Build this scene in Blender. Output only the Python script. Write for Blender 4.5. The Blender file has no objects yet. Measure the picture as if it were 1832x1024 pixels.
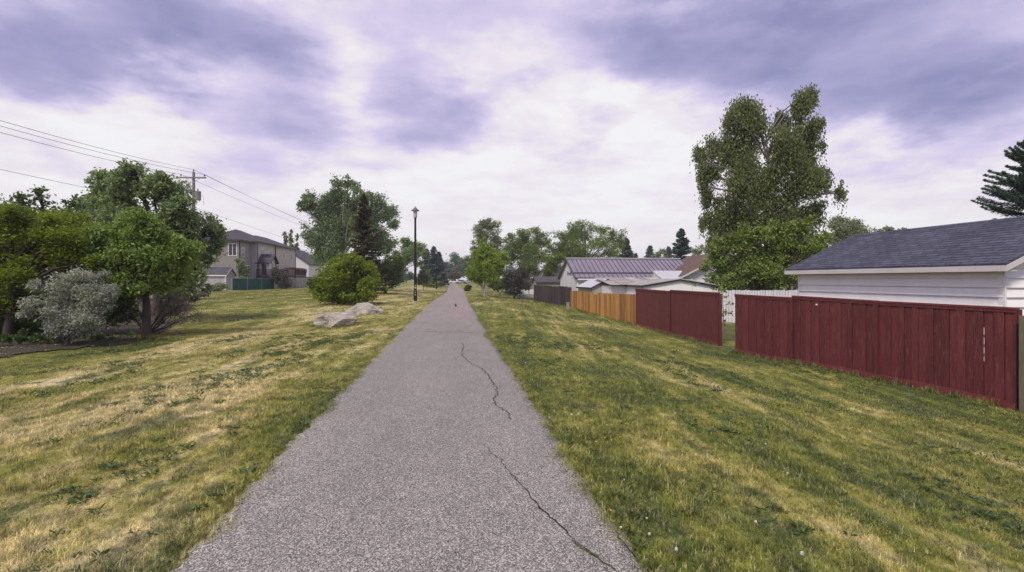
import bpy, bmesh, math, random
import numpy as np
from mathutils import Vector, Matrix
R = math.radians
random.seed(7); RNG = np.random.default_rng(7)
sc = bpy.context.scene
COL = sc.collection

# ------------------------------------------------------------------ camera
F, CX, HY, EYE = 920.0, 916.0, 500.0, 1.65       # focal length / principal column / horizon row of the photo, eye height (m)
cd = bpy.data.cameras.new('camera'); cam = bpy.data.objects.new('camera', cd); COL.objects.link(cam)
cam.location = (0, 0, EYE); cam.rotation_euler = (R(90), 0, 0)
cd.sensor_width = 36; cd.lens = 36 * F / 1832; cd.shift_y = -12 / 1832
cd.clip_start = .05; cd.clip_end = 5000
sc.camera = cam
sc.view_settings.view_transform = 'Standard'; sc.view_settings.look = 'None'
sc.view_settings.gamma = 1; sc.view_settings.use_curve_mapping = False
sc.view_settings.exposure = 0.0
sc.cycles.max_bounces = 6; sc.cycles.transparent_max_bounces = 6
sc.cycles.volume_bounces = 0

# ------------------------------------------------------------------ world: broken lavender overcast over a Nishita sky
SUN_EL, SUN_AZ = R(50), R(207)     # azimuth clockwise from +Y: behind the camera, to the left
def build_world():
    w = bpy.data.worlds.new('World'); sc.world = w; w.use_nodes = True
    nt = w.node_tree; N = nt.nodes; L = nt.links; N.clear()
    out = N.new('ShaderNodeOutputWorld'); bg = N.new('ShaderNodeBackground'); L.new(bg.outputs[0], out.inputs[0])
    tc = N.new('ShaderNodeTexCoord')
    def vm(op, a, b=None, s=None):
        n = N.new('ShaderNodeVectorMath'); n.operation = op
        for i, v in ((0, a), (1, b)):
            if v is None: continue
            if isinstance(v, tuple): n.inputs[i].default_value = v
            else: L.new(v, n.inputs[i])
        if s is not None: n.inputs['Scale'].default_value = s
        return n.outputs['Value'] if op == 'LENGTH' else n.outputs[0]
    def m(op, a, b=0.0, c=None, clamp=False):
        n = N.new('ShaderNodeMath'); n.operation = op; n.use_clamp = clamp
        for i, v in ((0, a), (1, b), (2, c)):
            if v is None: continue
            if isinstance(v, (int, float)): n.inputs[i].default_value = v
            else: L.new(v, n.inputs[i])
        return n.outputs[0]
    def noise(vec, sc_, det, rough=.5):
        n = N.new('ShaderNodeTexNoise'); n.inputs['Scale'].default_value = sc_; n.inputs['Detail'].default_value = det
        n.inputs['Roughness'].default_value = rough; L.new(vec, n.inputs['Vector']); return n
    D = tc.outputs['Generated']
    Ds = vm('MULTIPLY', D, (1, 1, 2.6))
    n1 = noise(Ds, 3.0, 4); n2 = noise(Ds, 9.0, 6, .62)
    w1 = vm('SCALE', vm('SUBTRACT', n1.outputs['Color'], (.5, .5, .5)), None, .22)
    w2 = vm('SCALE', vm('SUBTRACT', n2.outputs['Color'], (.5, .5, .5)), None, .10)
    W = vm('ADD', vm('ADD', D, w1), w2)
    def blob(px, py, rx, ry, s):
        v = Vector(((px - CX) / F, 1, (HY - py) / F)); ln = v.length; v /= ln
        a = vm('SUBTRACT', W, tuple(v)); b = vm('MULTIPLY', a, (F * ln / rx, F * ln / rx, F * ln / ry))
        l = vm('LENGTH', b)
        n = N.new('ShaderNodeMapRange'); n.interpolation_type = 'SMOOTHERSTEP'
        n.inputs['From Min'].default_value = 0; n.inputs['From Max'].default_value = 1.25
        n.inputs['To Min'].default_value = s; n.inputs['To Max'].default_value = 0; L.new(l, n.inputs['Value'])
        return n.outputs[0]
    dark = CLOUD_DARK
    tot = None
    for b in dark:
        o = blob(*b); tot = o if tot is None else m('ADD', tot, o)
    # soft cloud deck projected on a plane, so that streaks flatten towards the horizon
    sp = N.new('ShaderNodeSeparateXYZ'); L.new(D, sp.inputs[0])
    zz = m('ADD', m('MAXIMUM', sp.outputs[2], 0.0), .16)
    cb = N.new('ShaderNodeCombineXYZ'); L.new(m('DIVIDE', sp.outputs[0], zz), cb.inputs[0]); L.new(m('DIVIDE', sp.outputs[1], zz), cb.inputs[1])
    n3 = noise(cb.outputs[0], 1.1, 7, .55); n4 = noise(cb.outputs[0], 3.4, 6, .6)
    f3 = m('MULTIPLY_ADD', n3.outputs['Fac'], 1.6, -.80); f4 = m('MULTIPLY_ADD', n4.outputs['Fac'], .95, -.475)
    back = N.new('ShaderNodeMapRange'); L.new(sp.outputs[1], back.inputs[0]); back.inputs[1].default_value = .35; back.inputs[2].default_value = -.1
    back.inputs[3].default_value = 0; back.inputs[4].default_value = .45
    tot = m('ADD', tot, back.outputs[0])
    up = N.new('ShaderNodeMapRange'); L.new(sp.outputs[2], up.inputs[0]); up.inputs[1].default_value = .22; up.inputs[2].default_value = .5; up.inputs[3].default_value = 0; up.inputs[4].default_value = .10
    tot = m('ADD', tot, up.outputs[0])
    hz = N.new('ShaderNodeMapRange'); L.new(sp.outputs[2], hz.inputs[0]); hz.inputs[1].default_value = 0.02; hz.inputs[2].default_value = .32
    mod = m('MULTIPLY', m('ADD', f3, f4), m('MULTIPLY_ADD', hz.outputs[0], .55, .12))
    val = m('ADD', m('MULTIPLY_ADD', tot, 1.06, .06), mod, clamp=True)
    rp = N.new('ShaderNodeValToRGB'); L.new(val, rp.inputs[0]); e = rp.color_ramp.elements
    cols = [(0, (1.0, .985, 1.0)), (.12, (.93, .86, .93)), (.30, (.73, .655, .89)), (.60, (.49, .455, .71)), (1.0, (.30, .295, .53))]
    e[0].position = 0; e[0].color = cols[0][1] + (1,); e[1].position = cols[-1][0]; e[1].color = cols[-1][1] + (1,)
    for p, c in cols[1:-1]:
        q = e.new(p); q.color = c + (1,)
    sky = N.new('ShaderNodeTexSky'); sky.sky_type = 'NISHITA'; sky.sun_disc = False
    sky.sun_elevation = SUN_EL; sky.sun_rotation = SUN_AZ; sky.dust_density = 2
    sks = vm('SCALE', sky.outputs[0], None, .10)
    mx = N.new('ShaderNodeMix'); mx.data_type = 'RGBA'; mx.inputs[0].default_value = .9
    L.new(sks, mx.inputs[6]); L.new(rp.outputs[0], mx.inputs[7])
    L.new(mx.outputs[2], bg.inputs[0]); bg.inputs[1].default_value = 1.0
    w.cycles.sampling_method = 'MANUAL'; w.cycles.sample_map_resolution = 512
CLOUD_DARK = [  # px, py, rx, ry, strength (direction of each dark cloud as seen from the path)
    (30, 100, 170, 75, .50), (170, 60, 220, 100, .40), (370, 80, 260, 110, .62), (500, 130, 110, 60, .30),
    (515, 225, 140, 65, .40), (770, 215, 140, 75, .52), (720, 130, 110, 80, .30), (690, 20, 260, 50, .22), (905, 175, 60, 26, .35),
    (1130, 50, 190, 90, .40), (1340, 60, 320, 120, .62), (1600, 70, 340, 130, .55), (1600, 170, 260, 75, .50), (1800, 180, 190, 80, .45),
    (1050, 240, 90, 35, .18), (300, 268, 300, 34, .14), (620, 290, 120, 30, .10), (1650, 275, 260, 36, .20), (1700, 350, 300, 60, .12)]
build_world()
sd = bpy.data.lights.new('sun', 'SUN'); sd.energy = 2.9; sd.angle = R(12); sd.color = (1, .93, .82)
sun = bpy.data.objects.new('sun', sd); COL.objects.link(sun)
sun.rotation_euler = (R(90) - SUN_EL, 0, -SUN_AZ + math.pi); sun.location = (-10, -10, 30)

# ------------------------------------------------------------------ helpers
PATH_Y = np.array([-60, 0, 14, 27, 40, 55, 78, 100, 144, 170, 230, 700.])
PATH_X = np.array([6.8, -.25, -1.92, -3.37, -4.8, -6.2, -8.5, -11.1, -16.9, -21, -33, -140.])
def cen(Y):
    Y = np.asarray(Y, float); s = 0
    for d in (-3, -1.5, 0, 1.5, 3): s = s + np.interp(Y + d * np.clip(Y / 40, .3, 2.2), PATH_Y, PATH_X)
    return s / 5
def sm(t): t = np.clip(t, 0, 1); return t * t * (3 - 2 * t)
def zpath(Y):
    s = 0
    for d in (-4, -2, 0, 2, 4): s = s + np.interp(np.asarray(Y, float) + d, [-60, 28, 45, 60, 78, 100, 146, 165, 200, 800], [0, -.02, -.10, -.22, -.28, -.2, .25, .22, 0, 0])
    return s / 5
def gz(X, Y):
    X = np.asarray(X, float); Y = np.asarray(Y, float); u = X - cen(Y); zp = zpath(Y)
    zr = np.interp(Y, [-60, 16, 26, 60, 85, 130, 700], [-.74, -.64, -.72, -.72, -.45, 0, 0])
    zl = np.interp(Y, [-60, 12, 20, 35, 50, 75, 120, 700], [-.25, -.25, -.2, -.02, .16, .2, .2, 0])
    z = zp + sm((u - 1.7) / 7.3) * (zr - zp) + sm((-u - 1.7) / 8) * (zl - zp)
    und = .035 * np.sin(X * .9 + Y * .35) * np.sin(Y * .6 - X * .3) + .02 * np.sin(X * 2.1 + 1.3) * np.sin(Y * 1.7 + X)
    return z + und * sm((np.abs(u) - 1.6) / 1.5) * np.clip(1 - Y / 120, 0, 1)
def P(px, py, Y): return Vector(((px - CX) / F * Y, Y, EYE - (py - HY) / F * Y))
def G(px, py):
    lo, hi = 1., 400.
    for _ in range(50):
        mid = (lo + hi) / 2; p = P(px, py, mid)
        if p.z > float(gz(p.x, p.y)): lo = mid
        else: hi = mid
    p = P(px, py, lo); p.z = float(gz(p.x, p.y)); return p
def gp(X, Y, dz=0): return Vector((X, Y, float(gz(X, Y)) + dz))

def tag(o, label=None, cat=None, group=None, kind=None):
    if label: o['label'] = label
    if cat: o['category'] = cat
    if group: o['group'] = group
    if kind: o['kind'] = kind
    return o
def thing(name, label, cat, loc=(0, 0, 0), rz=0, group=None):
    o = bpy.data.objects.new(name, None); COL.objects.link(o); o.location = loc; o.rotation_euler = (0, 0, rz)
    o.empty_display_size = .3
    return tag(o, label, cat, group)
def link(name, me, mat, parent=None):
    o = bpy.data.objects.new(name, me); COL.objects.link(o)
    if mat is not None:
        for x in (mat if isinstance(mat, (list, tuple)) else [mat]): me.materials.append(x)
    if parent is not None: o.parent = parent
    return o
def npmesh(name, V, Fc, tint=None, mats=None, smooth=False):
    """V (n,3); Fc (m,k) faces with k = 3 or 4"""
    V = np.ascontiguousarray(V, np.float32); Fc = np.ascontiguousarray(Fc, np.int32); k = Fc.shape[1]
    me = bpy.data.meshes.new(name); me.vertices.add(len(V)); me.vertices.foreach_set('co', V.ravel())
    me.loops.add(Fc.size); me.loops.foreach_set('vertex_index', Fc.ravel())
    me.polygons.add(len(Fc)); me.polygons.foreach_set('loop_start', np.arange(0, Fc.size, k, dtype=np.int32))
    if smooth: me.polygons.foreach_set('use_smooth', np.ones(len(Fc), bool))
    if tint is not None:
        a = me.attributes.new('tint', 'FLOAT', 'FACE'); a.data.foreach_set('value', np.ascontiguousarray(tint, np.float32))
    me.update(calc_edges=True); me.validate(); return me
class MB:
    def __init__(s): s.v = []; s.f = []; s.t = []; s.smooth = []
    def add(s, V, Fs, t=.5, smooth=False):
        b = len(s.v); s.v += [tuple(p) for p in V]
        for f in Fs: s.f.append([b + i for i in f]); s.t.append(t); s.smooth.append(smooth)
    def box(s, a, b, t=.5, M=None):
        (x0, y0, z0), (x1, y1, z1) = a, b
        V = [Vector(p) for p in ((x0, y0, z0), (x1, y0, z0), (x1, y1, z0), (x0, y1, z0), (x0, y0, z1), (x1, y0, z1), (x1, y1, z1), (x0, y1, z1))]
        if M is not None: V = [M @ p for p in V]
        s.add(V, [(0, 3, 2, 1), (4, 5, 6, 7), (0, 1, 5, 4), (1, 2, 6, 5), (2, 3, 7, 6), (3, 0, 4, 7)], t)
    def prism(s, poly, vec, t=.5):
        """closed planar polygon extruded by vec"""
        n = len(poly); A = [Vector(p) for p in poly]; B = [p + Vector(vec) for p in A]
        s.add(A + B, [list(range(n))[::-1], list(range(n, 2 * n))] + [(i, (i + 1) % n, n + (i + 1) % n, n + i) for i in range(n)], t)
    def tube(s, pts, rad, n=8, t=.5, cap=True, smooth=True):
        pts = [Vector(p) for p in pts]; V = []; prev = None
        for i, p in enumerate(pts):
            d = (pts[min(i + 1, len(pts) - 1)] - pts[max(i - 1, 0)]).normalized()
            if prev is None: a = d.orthogonal().normalized()
            else: a = (prev - d * prev.dot(d)).normalized()
            prev = a; b = d.cross(a); r = rad[i] if hasattr(rad, '__len__') else rad
            V += [p + (a * math.cos(2 * math.pi * k / n) + b * math.sin(2 * math.pi * k / n)) * r for k in range(n)]
        Fs = []
        for i in range(len(pts) - 1):
            for k in range(n): Fs.append((i * n + k, i * n + (k + 1) % n, (i + 1) * n + (k + 1) % n, (i + 1) * n + k))
        s.add(V, Fs, t, smooth)
        if cap: s.add([V[k] for k in range(n)], [tuple(range(n))[::-1]], t); s.add([V[-n + k] for k in range(n)], [tuple(range(n))], t)
    def lathe(s, prof, n=16, c=(0, 0, 0), t=.5):
        V = [(c[0] + r * math.cos(2 * math.pi * k / n), c[1] + r * math.sin(2 * math.pi * k / n), c[2] + z) for r, z in prof for k in range(n)]
        s.add(V, [(i * n + k, i * n + (k + 1) % n, (i + 1) * n + (k + 1) % n, (i + 1) * n + k) for i in range(len(prof) - 1) for k in range(n)], t, True)
    def build(s, name, mat, parent=None):
        me = bpy.data.meshes.new(name); me.from_pydata(s.v, [], s.f)
        a = me.attributes.new('tint', 'FLOAT', 'FACE'); a.data.foreach_set('value', s.t)
        me.polygons.foreach_set('use_smooth', s.smooth); me.update()
        return link(name, me, mat, parent)

# ------------------------------------------------------------------ materials
class NT:
    def __init__(s, name):
        s.m = bpy.data.materials.new(name); s.m.use_nodes = True; s.t = s.m.node_tree; s.N = s.t.nodes; s.L = s.t.links
        s.bsdf = s.N['Principled BSDF']; s.out = s.N['Material Output']; s.bsdf.inputs['Specular IOR Level'].default_value = .3
    def set(s, sock, v):
        if isinstance(v, (int, float)): sock.default_value = v
        elif isinstance(v, tuple): sock.default_value = v if len(v) == len(sock.default_value) else v + (1,)
        else: s.L.new(v, sock)
    def co(s, kind='Object', scale=(1, 1, 1), rot=(0, 0, 0), warp=None):
        if kind == 'World': o = s.N.new('ShaderNodeNewGeometry').outputs['Position']
        else: o = s.N.new('ShaderNodeTexCoord').outputs[kind]
        mp = s.N.new('ShaderNodeMapping'); s.L.new(o, mp.inputs[0]); mp.inputs['Scale'].default_value = scale; mp.inputs['Rotation'].default_value = rot
        return mp.outputs[0]
    def noise(s, vec, scale, det=3, rough=.55, out='Fac'):
        n = s.N.new('ShaderNodeTexNoise'); n.inputs['Scale'].default_value = scale; n.inputs['Detail'].default_value = det; n.inputs['Roughness'].default_value = rough
        s.L.new(vec, n.inputs['Vector']); return n.outputs[out]
    def voro(s, vec, scale, out='Color', feat='F1'):
        n = s.N.new('ShaderNodeTexVoronoi'); n.feature = feat; n.inputs['Scale'].default_value = scale; s.L.new(vec, n.inputs['Vector']); return n.outputs[out]
    def mr(s, v, a, b, c=0., d=1., smooth=False):
        n = s.N.new('ShaderNodeMapRange'); s.L.new(v, n.inputs[0])
        if smooth: n.interpolation_type = 'SMOOTHSTEP'
        for i, x in enumerate((a, b, c, d)): n.inputs[i + 1].default_value = x
        return n.outputs[0]
    def ma(s, op, a, b=0., c=None):
        n = s.N.new('ShaderNodeMath'); n.operation = op; s.set(n.inputs[0], a); s.set(n.inputs[1], b)
        if c is not None: s.set(n.inputs[2], c)
        return n.outputs[0]
    def mix(s, f, a, b, mode='MIX'):
        n = s.N.new('ShaderNodeMix'); n.data_type = 'RGBA'; n.blend_type = mode; n.clamp_factor = True
        s.set(n.inputs[0], f); s.set(n.inputs[6], a); s.set(n.inputs[7], b); return n.outputs[2]
    def ramp(s, v, stops):
        n = s.N.new('ShaderNodeValToRGB'); s.L.new(v, n.inputs[0]); e = n.color_ramp.elements
        e[0].position = stops[0][0]; e[0].color = stops[0][1] + (1,); e[1].position = stops[-1][0]; e[1].color = stops[-1][1] + (1,)
        for p, c in stops[1:-1]: q = e.new(p); q.color = c + (1,)
        return n.outputs[0]
    def attr(s, name):
        n = s.N.new('ShaderNodeAttribute'); n.attribute_name = name; return n.outputs['Fac']
    def bump(s, h, dist, strength=1.):
        n = s.N.new('ShaderNodeBump'); s.L.new(h, n.inputs['Height']); n.inputs['Distance'].default_value = dist; n.inputs['Strength'].default_value = strength
        s.L.new(n.outputs[0], s.bsdf.inputs['Normal'])
    def scale(s, col, f):
        n = s.N.new('ShaderNodeVectorMath'); n.operation = 'SCALE'; s.set(n.inputs[0], col); s.set(n.inputs['Scale'], f); return n.outputs[0]
    def fin(s, col, rough=.7):
        s.set(s.bsdf.inputs['Base Color'], col); s.set(s.bsdf.inputs['Roughness'], rough); return s.m
def simple(name, c, rough=.6, var=.15, scale=3., tint=.3, metal=0., dirt=None, grain=None, bump=0.):
    """painted / worn surface: slow stains, fine speckle, per-piece tint"""
    t = NT(name); co = t.co('Object', grain or (1, 1, 1))
    n1 = t.noise(co, scale, 4); n2 = t.noise(co, scale * 9, 3)
    f = t.ma('ADD', t.mr(n1, .3, .7, 1 - var, 1 + var), t.mr(n2, .3, .7, -var * .5, var * .5))
    f = t.ma('MULTIPLY', f, t.mr(t.attr('tint'), 0, 1, 1 - tint, 1 + tint))
    col = t.scale(c, f)
    if dirt: col = t.mix(t.mr(t.noise(co, scale * 2.3, 6, .7), .52, .72, 0, .8), col, dirt)
    if bump: t.bump(n2, bump)
    t.bsdf.inputs['Metallic'].default_value = metal
    return t.fin(col, rough)
def siding(name, c, lap=.2, dark=.55, var=.06):
    t = NT(name); co = t.co('Object'); sp = t.N.new('ShaderNodeSeparateXYZ'); t.L.new(co, sp.inputs[0])
    fr = t.ma('FRACT', t.ma('DIVIDE', t.ma('ADD', sp.outputs[2], 50.), lap))
    line = t.mr(fr, .0, .1, dark, 1.)
    n = t.mr(t.noise(co, 1.3, 5), .3, .7, 1 - var, 1 + var)
    t.bump(fr, .03, .6); return t.fin(t.scale(c, t.ma('MULTIPLY', n, line)), .55)
def shingle(name, c, along='y', var=.25):
    t = NT(name); o = t.N.new('ShaderNodeTexCoord').outputs['Object']; sp = t.N.new('ShaderNodeSeparateXYZ'); t.L.new(o, sp.inputs[0])
    cb = t.N.new('ShaderNodeCombineXYZ')
    wob = t.mr(t.noise(t.co('Object', (1, 1, 1)), 1.2, 2), 0, 1, -.03, .03)
    t.L.new(sp.outputs[1 if along == 'y' else 0], cb.inputs[0]); t.L.new(t.ma('ADD', t.ma('MULTIPLY', sp.outputs[2], 2.25), wob), cb.inputs[1])
    b = t.N.new('ShaderNodeTexBrick'); t.L.new(cb.outputs[0], b.inputs['Vector']); b.inputs['Scale'].default_value = 1
    b.inputs['Brick Width'].default_value = .33; b.inputs['Row Height'].default_value = .14; b.inputs['Mortar Size'].default_value = .012; b.offset = .37; b.squash = 1
    b.inputs['Mortar Smooth'].default_value = .3
    b.inputs['Color1'].default_value = tuple(x * (1 - var) for x in c) + (1,); b.inputs['Color2'].default_value = tuple(x * (1 + var) for x in c) + (1,)
    b.inputs['Mortar'].default_value = tuple(x * .3 for x in c) + (1,)
    ro = t.ma('FRACT', t.ma('DIVIDE', t.ma('ADD', t.ma('ADD', t.ma('MULTIPLY', sp.outputs[2], 2.25), wob), 70.), .14))
    drip = t.mr(t.noise(t.co('Object', (3, 3, 14)), 2.2, 2), .42, .56, .18, 1)
    edge = t.ma('MAXIMUM', t.mr(ro, .05, .28, 0, 1), drip)
    g = t.mr(t.noise(t.co('Object'), 150, 2), .3, .7, .7, 1.3); st = t.mr(t.noise(t.co('Object'), .8, 4), .3, .7, .85, 1.15)
    t.bump(ro, -.02, .7)
    return t.fin(t.scale(b.outputs[0], t.ma('MULTIPLY', t.ma('MULTIPLY', g, st), edge)), .9)
def leafmat(name, c, c2, trans=.35, rough=.5, tcol=None, var=1.0):
    """foliage: colour differs leaf cluster by leaf cluster (attribute tint), partly translucent"""
    t = NT(name); col = t.mix(t.attr('tint'), c, c2)
    col = t.scale(col, t.mr(t.noise(t.co('Object'), 1.1, 2), .35, .65, 1 - .12 * var, 1 + .12 * var))
    t.fin(col, rough); t.bsdf.inputs['Specular IOR Level'].default_value = .35
    tr = t.N.new('ShaderNodeBsdfTranslucent'); t.L.new(t.mix(1., col, tcol or (1.25, 1.3, .6), 'MULTIPLY'), tr.inputs[0])
    mx = t.N.new('ShaderNodeMixShader'); mx.inputs[0].default_value = trans
    t.L.new(t.bsdf.outputs[0], mx.inputs[1]); t.L.new(tr.outputs[0], mx.inputs[2]); t.L.new(mx.outputs[0], t.out.inputs[0]); return t.m
PR = math.atan(.126)   # heading of the path, left of the view axis
def lawn_colour(t, fine=True):
    """patchy June lawn: straw, yellow green, green and clover-dark patches drawn out along the mowing direction"""
    w = t.co('World', (1, 1, .0)); rot = (0, 0, -PR)
    st = t.co('World', (1.0, .34, 0), rot); st2 = t.co('World', (1.0, .5, 0), rot)
    sp = t.N.new('ShaderNodeSeparateXYZ'); t.L.new(t.N.new('ShaderNodeNewGeometry').outputs['Position'], sp.inputs[0])
    u = t.ma('ADD', t.ma('ADD', sp.outputs[0], .25), t.ma('MULTIPLY', sp.outputs[1], .12))
    big = t.noise(st, .55, 3, .5); med = t.noise(st2, 1.9, 4, .6); sml = t.noise(w, 7, 3, .6)
    left = t.mr(u, 1.5, -3.5, 0, .062)
    stripe = t.noise(t.co('World', (1.0, .05, 0), (0, 0, -PR - .06)), 2.9, 3, .6)
    v0_ = None
    v = t.ma('ADD', t.ma('ADD', t.ma('MULTIPLY', big, .50), t.ma('MULTIPLY', med, .34)), t.ma('ADD', t.ma('MULTIPLY', sml, .16), left))
    v = t.ma('ADD', v, t.ma('MULTIPLY', t.mr(stripe, .3, .7, -.055, .055), t.mr(u, 0, 3, .8, 1.5)))
    edge = t.ma('MULTIPLY', t.mr(t.ma('ABSOLUTE', u), 1.4, 2.2, .035, 0), 1.)
    v = t.ma('SUBTRACT', v, edge)
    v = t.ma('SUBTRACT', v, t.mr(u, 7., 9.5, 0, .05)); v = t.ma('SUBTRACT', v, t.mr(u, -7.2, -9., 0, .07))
    v = t.ma('ADD', t.ma('MULTIPLY_ADD', t.ma('SUBTRACT', v, .5), 1.15, .5), t.mr(u, -1, 3, .006, -.014))
    col = t.ramp(v, [(.35, (.085, .108, .022)), (.43, (.15, .178, .03)), (.50, (.25, .25, .048)), (.56, (.39, .35, .105)), (.655, (.66, .56, .31))])
    dk = t.noise(t.co('World', (1.0, .42, 0), rot), 1.15, 5, .62)
    col = t.mix(t.mr(dk, .57, .65, 0, .75), col, (.08, .108, .042))
    br = t.noise(t.co('World', (1, .6, 0)), .9, 5, .65)
    col = t.mix(t.mr(br, .64, .72, 0, .55), col, (.30, .20, .11))
    mot = t.noise(t.co('World', (1, .7, 0)), 6.5, 4, .65); col = t.scale(col, t.mr(mot, .34, .60, .48, 1.25))
    cl = t.noise(t.co('World', (1, .55, 0), rot), 2.6, 5, .7); col = t.mix(t.mr(cl, .55, .62, 0, .75), col, (.072, .10, .032))
    if fine:
        f = t.noise(w, 34, 3, .7); col = t.scale(col, t.mr(f, .25, .75, .55, 1.45))
    return col
M = {}
def mats():
    t = NT('lawn'); c = lawn_colour(t); t.bump(t.noise(t.co('World'), 30, 3, .7), .05, .8); M['lawn'] = t.fin(t.scale(c, .9), .9)
    t = NT('grass_blade'); c = lawn_colour(t, False)
    cell = t.voro(t.co('World', (1, 1, .05)), 42, 'Color'); sp = t.N.new('ShaderNodeSeparateColor'); t.L.new(cell, sp.inputs[0])
    c = t.mix(t.mr(sp.outputs[0], .55, 1., 0, .6), c, (.55, .49, .26)); c = t.mix(t.mr(sp.outputs[1], .6, 1., 0, .6), c, (.12, .165, .03))
    c = t.scale(c, t.mr(sp.outputs[2], 0, 1, .65, 1.75)); t.fin(c, .55)
    tr = t.N.new('ShaderNodeBsdfTranslucent'); t.L.new(c, tr.inputs[0]); mx = t.N.new('ShaderNodeMixShader'); mx.inputs[0].default_value = .3
    t.L.new(t.bsdf.outputs[0], mx.inputs[1]); t.L.new(tr.outputs[0], mx.inputs[2]); t.L.new(mx.outputs[0], t.out.inputs[0]); M['blade'] = t.m
    M['weed'] = leafmat('weed_leaf', (.07, .11, .04), (.15, .20, .075), .25)
    # path: worn asphalt with pale aggregate
    t = NT('asphalt'); w = t.co('World', (1, .7, 1)); n0 = t.noise(t.co('World', (1, .25, 0), (0, 0, -PR)), 1.1, 4, .6); n1 = t.noise(w, 3.5, 4, .6)
    vc = t.N.new('ShaderNodeSeparateColor'); t.L.new(t.voro(w, 160, 'Color'), vc.inputs[0])
    vd = t.N.new('ShaderNodeSeparateColor'); t.L.new(t.voro(w, 260, 'Color'), vd.inputs[0])
    col = t.ramp(vc.outputs[0], [(0., (.025, .023, .022)), (.34, (.115, .107, .10)), (.62, (.26, .245, .232)), (.93, (.70, .665, .62))])
    col = t.mix(.4, col, t.ramp(vd.outputs[1], [(0, (.03, .03, .028)), (.5, (.185, .18, .165)), (1., (.52, .505, .46))]))
    col = t.mix(1., col, (1.01, .985, .97), 'MULTIPLY'); col = t.scale(col, t.ma('MULTIPLY', t.mr(n0, .3, .7, .9, 1.12), t.mr(n1, .3, .7, .93, 1.07)))
    sp = t.N.new('ShaderNodeSeparateXYZ'); t.L.new(w, sp.inputs[0])
    pk = t.ma('MULTIPLY', t.mr(sp.outputs[1], 13, 17, 0, 1), t.mr(t.noise(t.co('World', (1, .15, 0), (0, 0, -PR)), .8, 3), .42, .6, .15, .65))
    col = t.mix(pk, col, t.mix(1., col, (1.28, 1.04, 1.06), 'MULTIPLY'))
    t.bump(vc.outputs[0], .006, .8); M['asphalt'] = t.fin(col, .85)
    M['crack'] = simple('crack_dark', (.05, .045, .042), .9, .4, 20)
    M['moss'] = simple('crack_moss', (.10, .12, .03), .9, .4, 30)
    M['mulch'] = simple('mulch', (.12, .098, .068), .95, .6, 9, dirt=(.09, .115, .04), bump=.03)
    M['chip'] = simple('bark_chip', (.26, .21, .18), .9, .3, 9, tint=.8)
    M['red'] = simple('red_stained_wood', (.118, .026, .027), .62, .22, 1.4, .22, dirt=(.22, .075, .068), grain=(9, 9, 1.2), bump=.003)
    M['redrail'] = simple('red_stained_rail', (.165, .036, .038), .6, .3, 2, .1, dirt=(.17, .06, .055), grain=(1, 1, 4), bump=.002)
    M['orange'] = simple('cedar_boards', (.40, .19, .052), .6, .25, 1.2, .5, dirt=(.55, .32, .13), grain=(9, 9, .8))
    M['greywood'] = simple('weathered_boards', (.055, .042, .042), .8, .3, 1.2, .4, dirt=(.12, .095, .085), grain=(9, 9, .8))
    M['oldwood'] = simple('old_grey_wood', (.12, .115, .075), .8, .3, 1.2, .2, grain=(9, 9, .8))
    M['beige'] = simple('beige_boards', (.22, .18, .145), .8, .2, 1.2, .2, grain=(9, 9, .8))
    M['whitewood'] = simple('white_pickets', (.72, .70, .72), .6, .1, 2, .12, dirt=(.5, .48, .46), grain=(6, 6, .8))
    M['white'] = simple('white_paint', (.85, .83, .80), .55, .05, 1.5, .04)
    M['whitesid'] = siding('white_siding', (.85, .83, .80), .22, .5)
    M['gsiding'] = simple('vinyl_siding', (.90, .88, .84), .5, .05, 1.1, .05)
    M['fascia'] = simple('fascia_cream', (.62, .57, .55), .5, .06, 2, .05)
    M['garroof'] = shingle('garage_shingles', (.070, .072, .105), 'y')
    M['grroof'] = shingle('grey_shingles', (.10, .095, .105), 'x')
    M['twroof'] = shingle('townhouse_shingles', (.085, .08, .095), 'y')
    M['brroof'] = shingle('brown_shingles', (.155, .10, .08), 'y')
    M['metalroof'] = simple('ribbed_metal_roof', (.235, .205, .255), .4, .12, .8, .1, metal=.2)
    M['ribs'] = simple('roof_rib', (.12, .105, .14), .4, .1, .8, .1, metal=.2)
    M['palemetal'] = simple('pale_metal_roof', (.50, .49, .52), .5, .1, 2, .1)
    M['corr'] = simple('old_corrugated_sheet', (.36, .33, .31), .8, .3, 1.5, .3, dirt=(.16, .12, .10))
    M['trimdark'] = simple('dark_trim', (.05, .045, .06), .6, .1, 3, .1)
    M['taupe'] = siding('taupe_siding', (.31, .285, .26), .22, .8)
    M['lilac'] = siding('lilac_grey_siding', (.52, .50, .50), .22, .8)
    M['slate'] = siding('slate_siding', (.2, .19, .21), .22, .75)
    M['tan'] = siding('tan_siding', (.54, .48, .41), .22, .8)
    M['pale'] = siding('pale_siding', (.70, .68, .71), .22, .75)
    M['cream'] = siding('cream_siding', (.42, .39, .33), .2, .8)
    t = NT('window_glass'); t.bsdf.inputs['Specular IOR Level'].default_value = .8; M['glass'] = t.fin((.03, .035, .04), .08)
    M['curtain'] = simple('curtained_glass', (.40, .40, .44), .25, .2, 3, .1)
    M['deck'] = simple('deck_wood', (.075, .04, .035), .8, .3, 3, .4)
    M['greenfab'] = simple('green_privacy_fabric', (.010, .085, .075), .7, .2, 2, .15)
    M['galv'] = simple('galvanised_steel', (.45, .46, .47), .45, .1, 6, .1, metal=.6)
    M['pole'] = simple('pole_wood', (.23, .20, .185), .85, .25, 3, .1, grain=(6, 6, .6))
    M['black'] = simple('black_paint', (.016, .017, .016), .4, .2, 4, .1)
    M['lampglass'] = simple('lamp_lantern', (.52, .46, .47), .35, .08, 4, .1)
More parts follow.
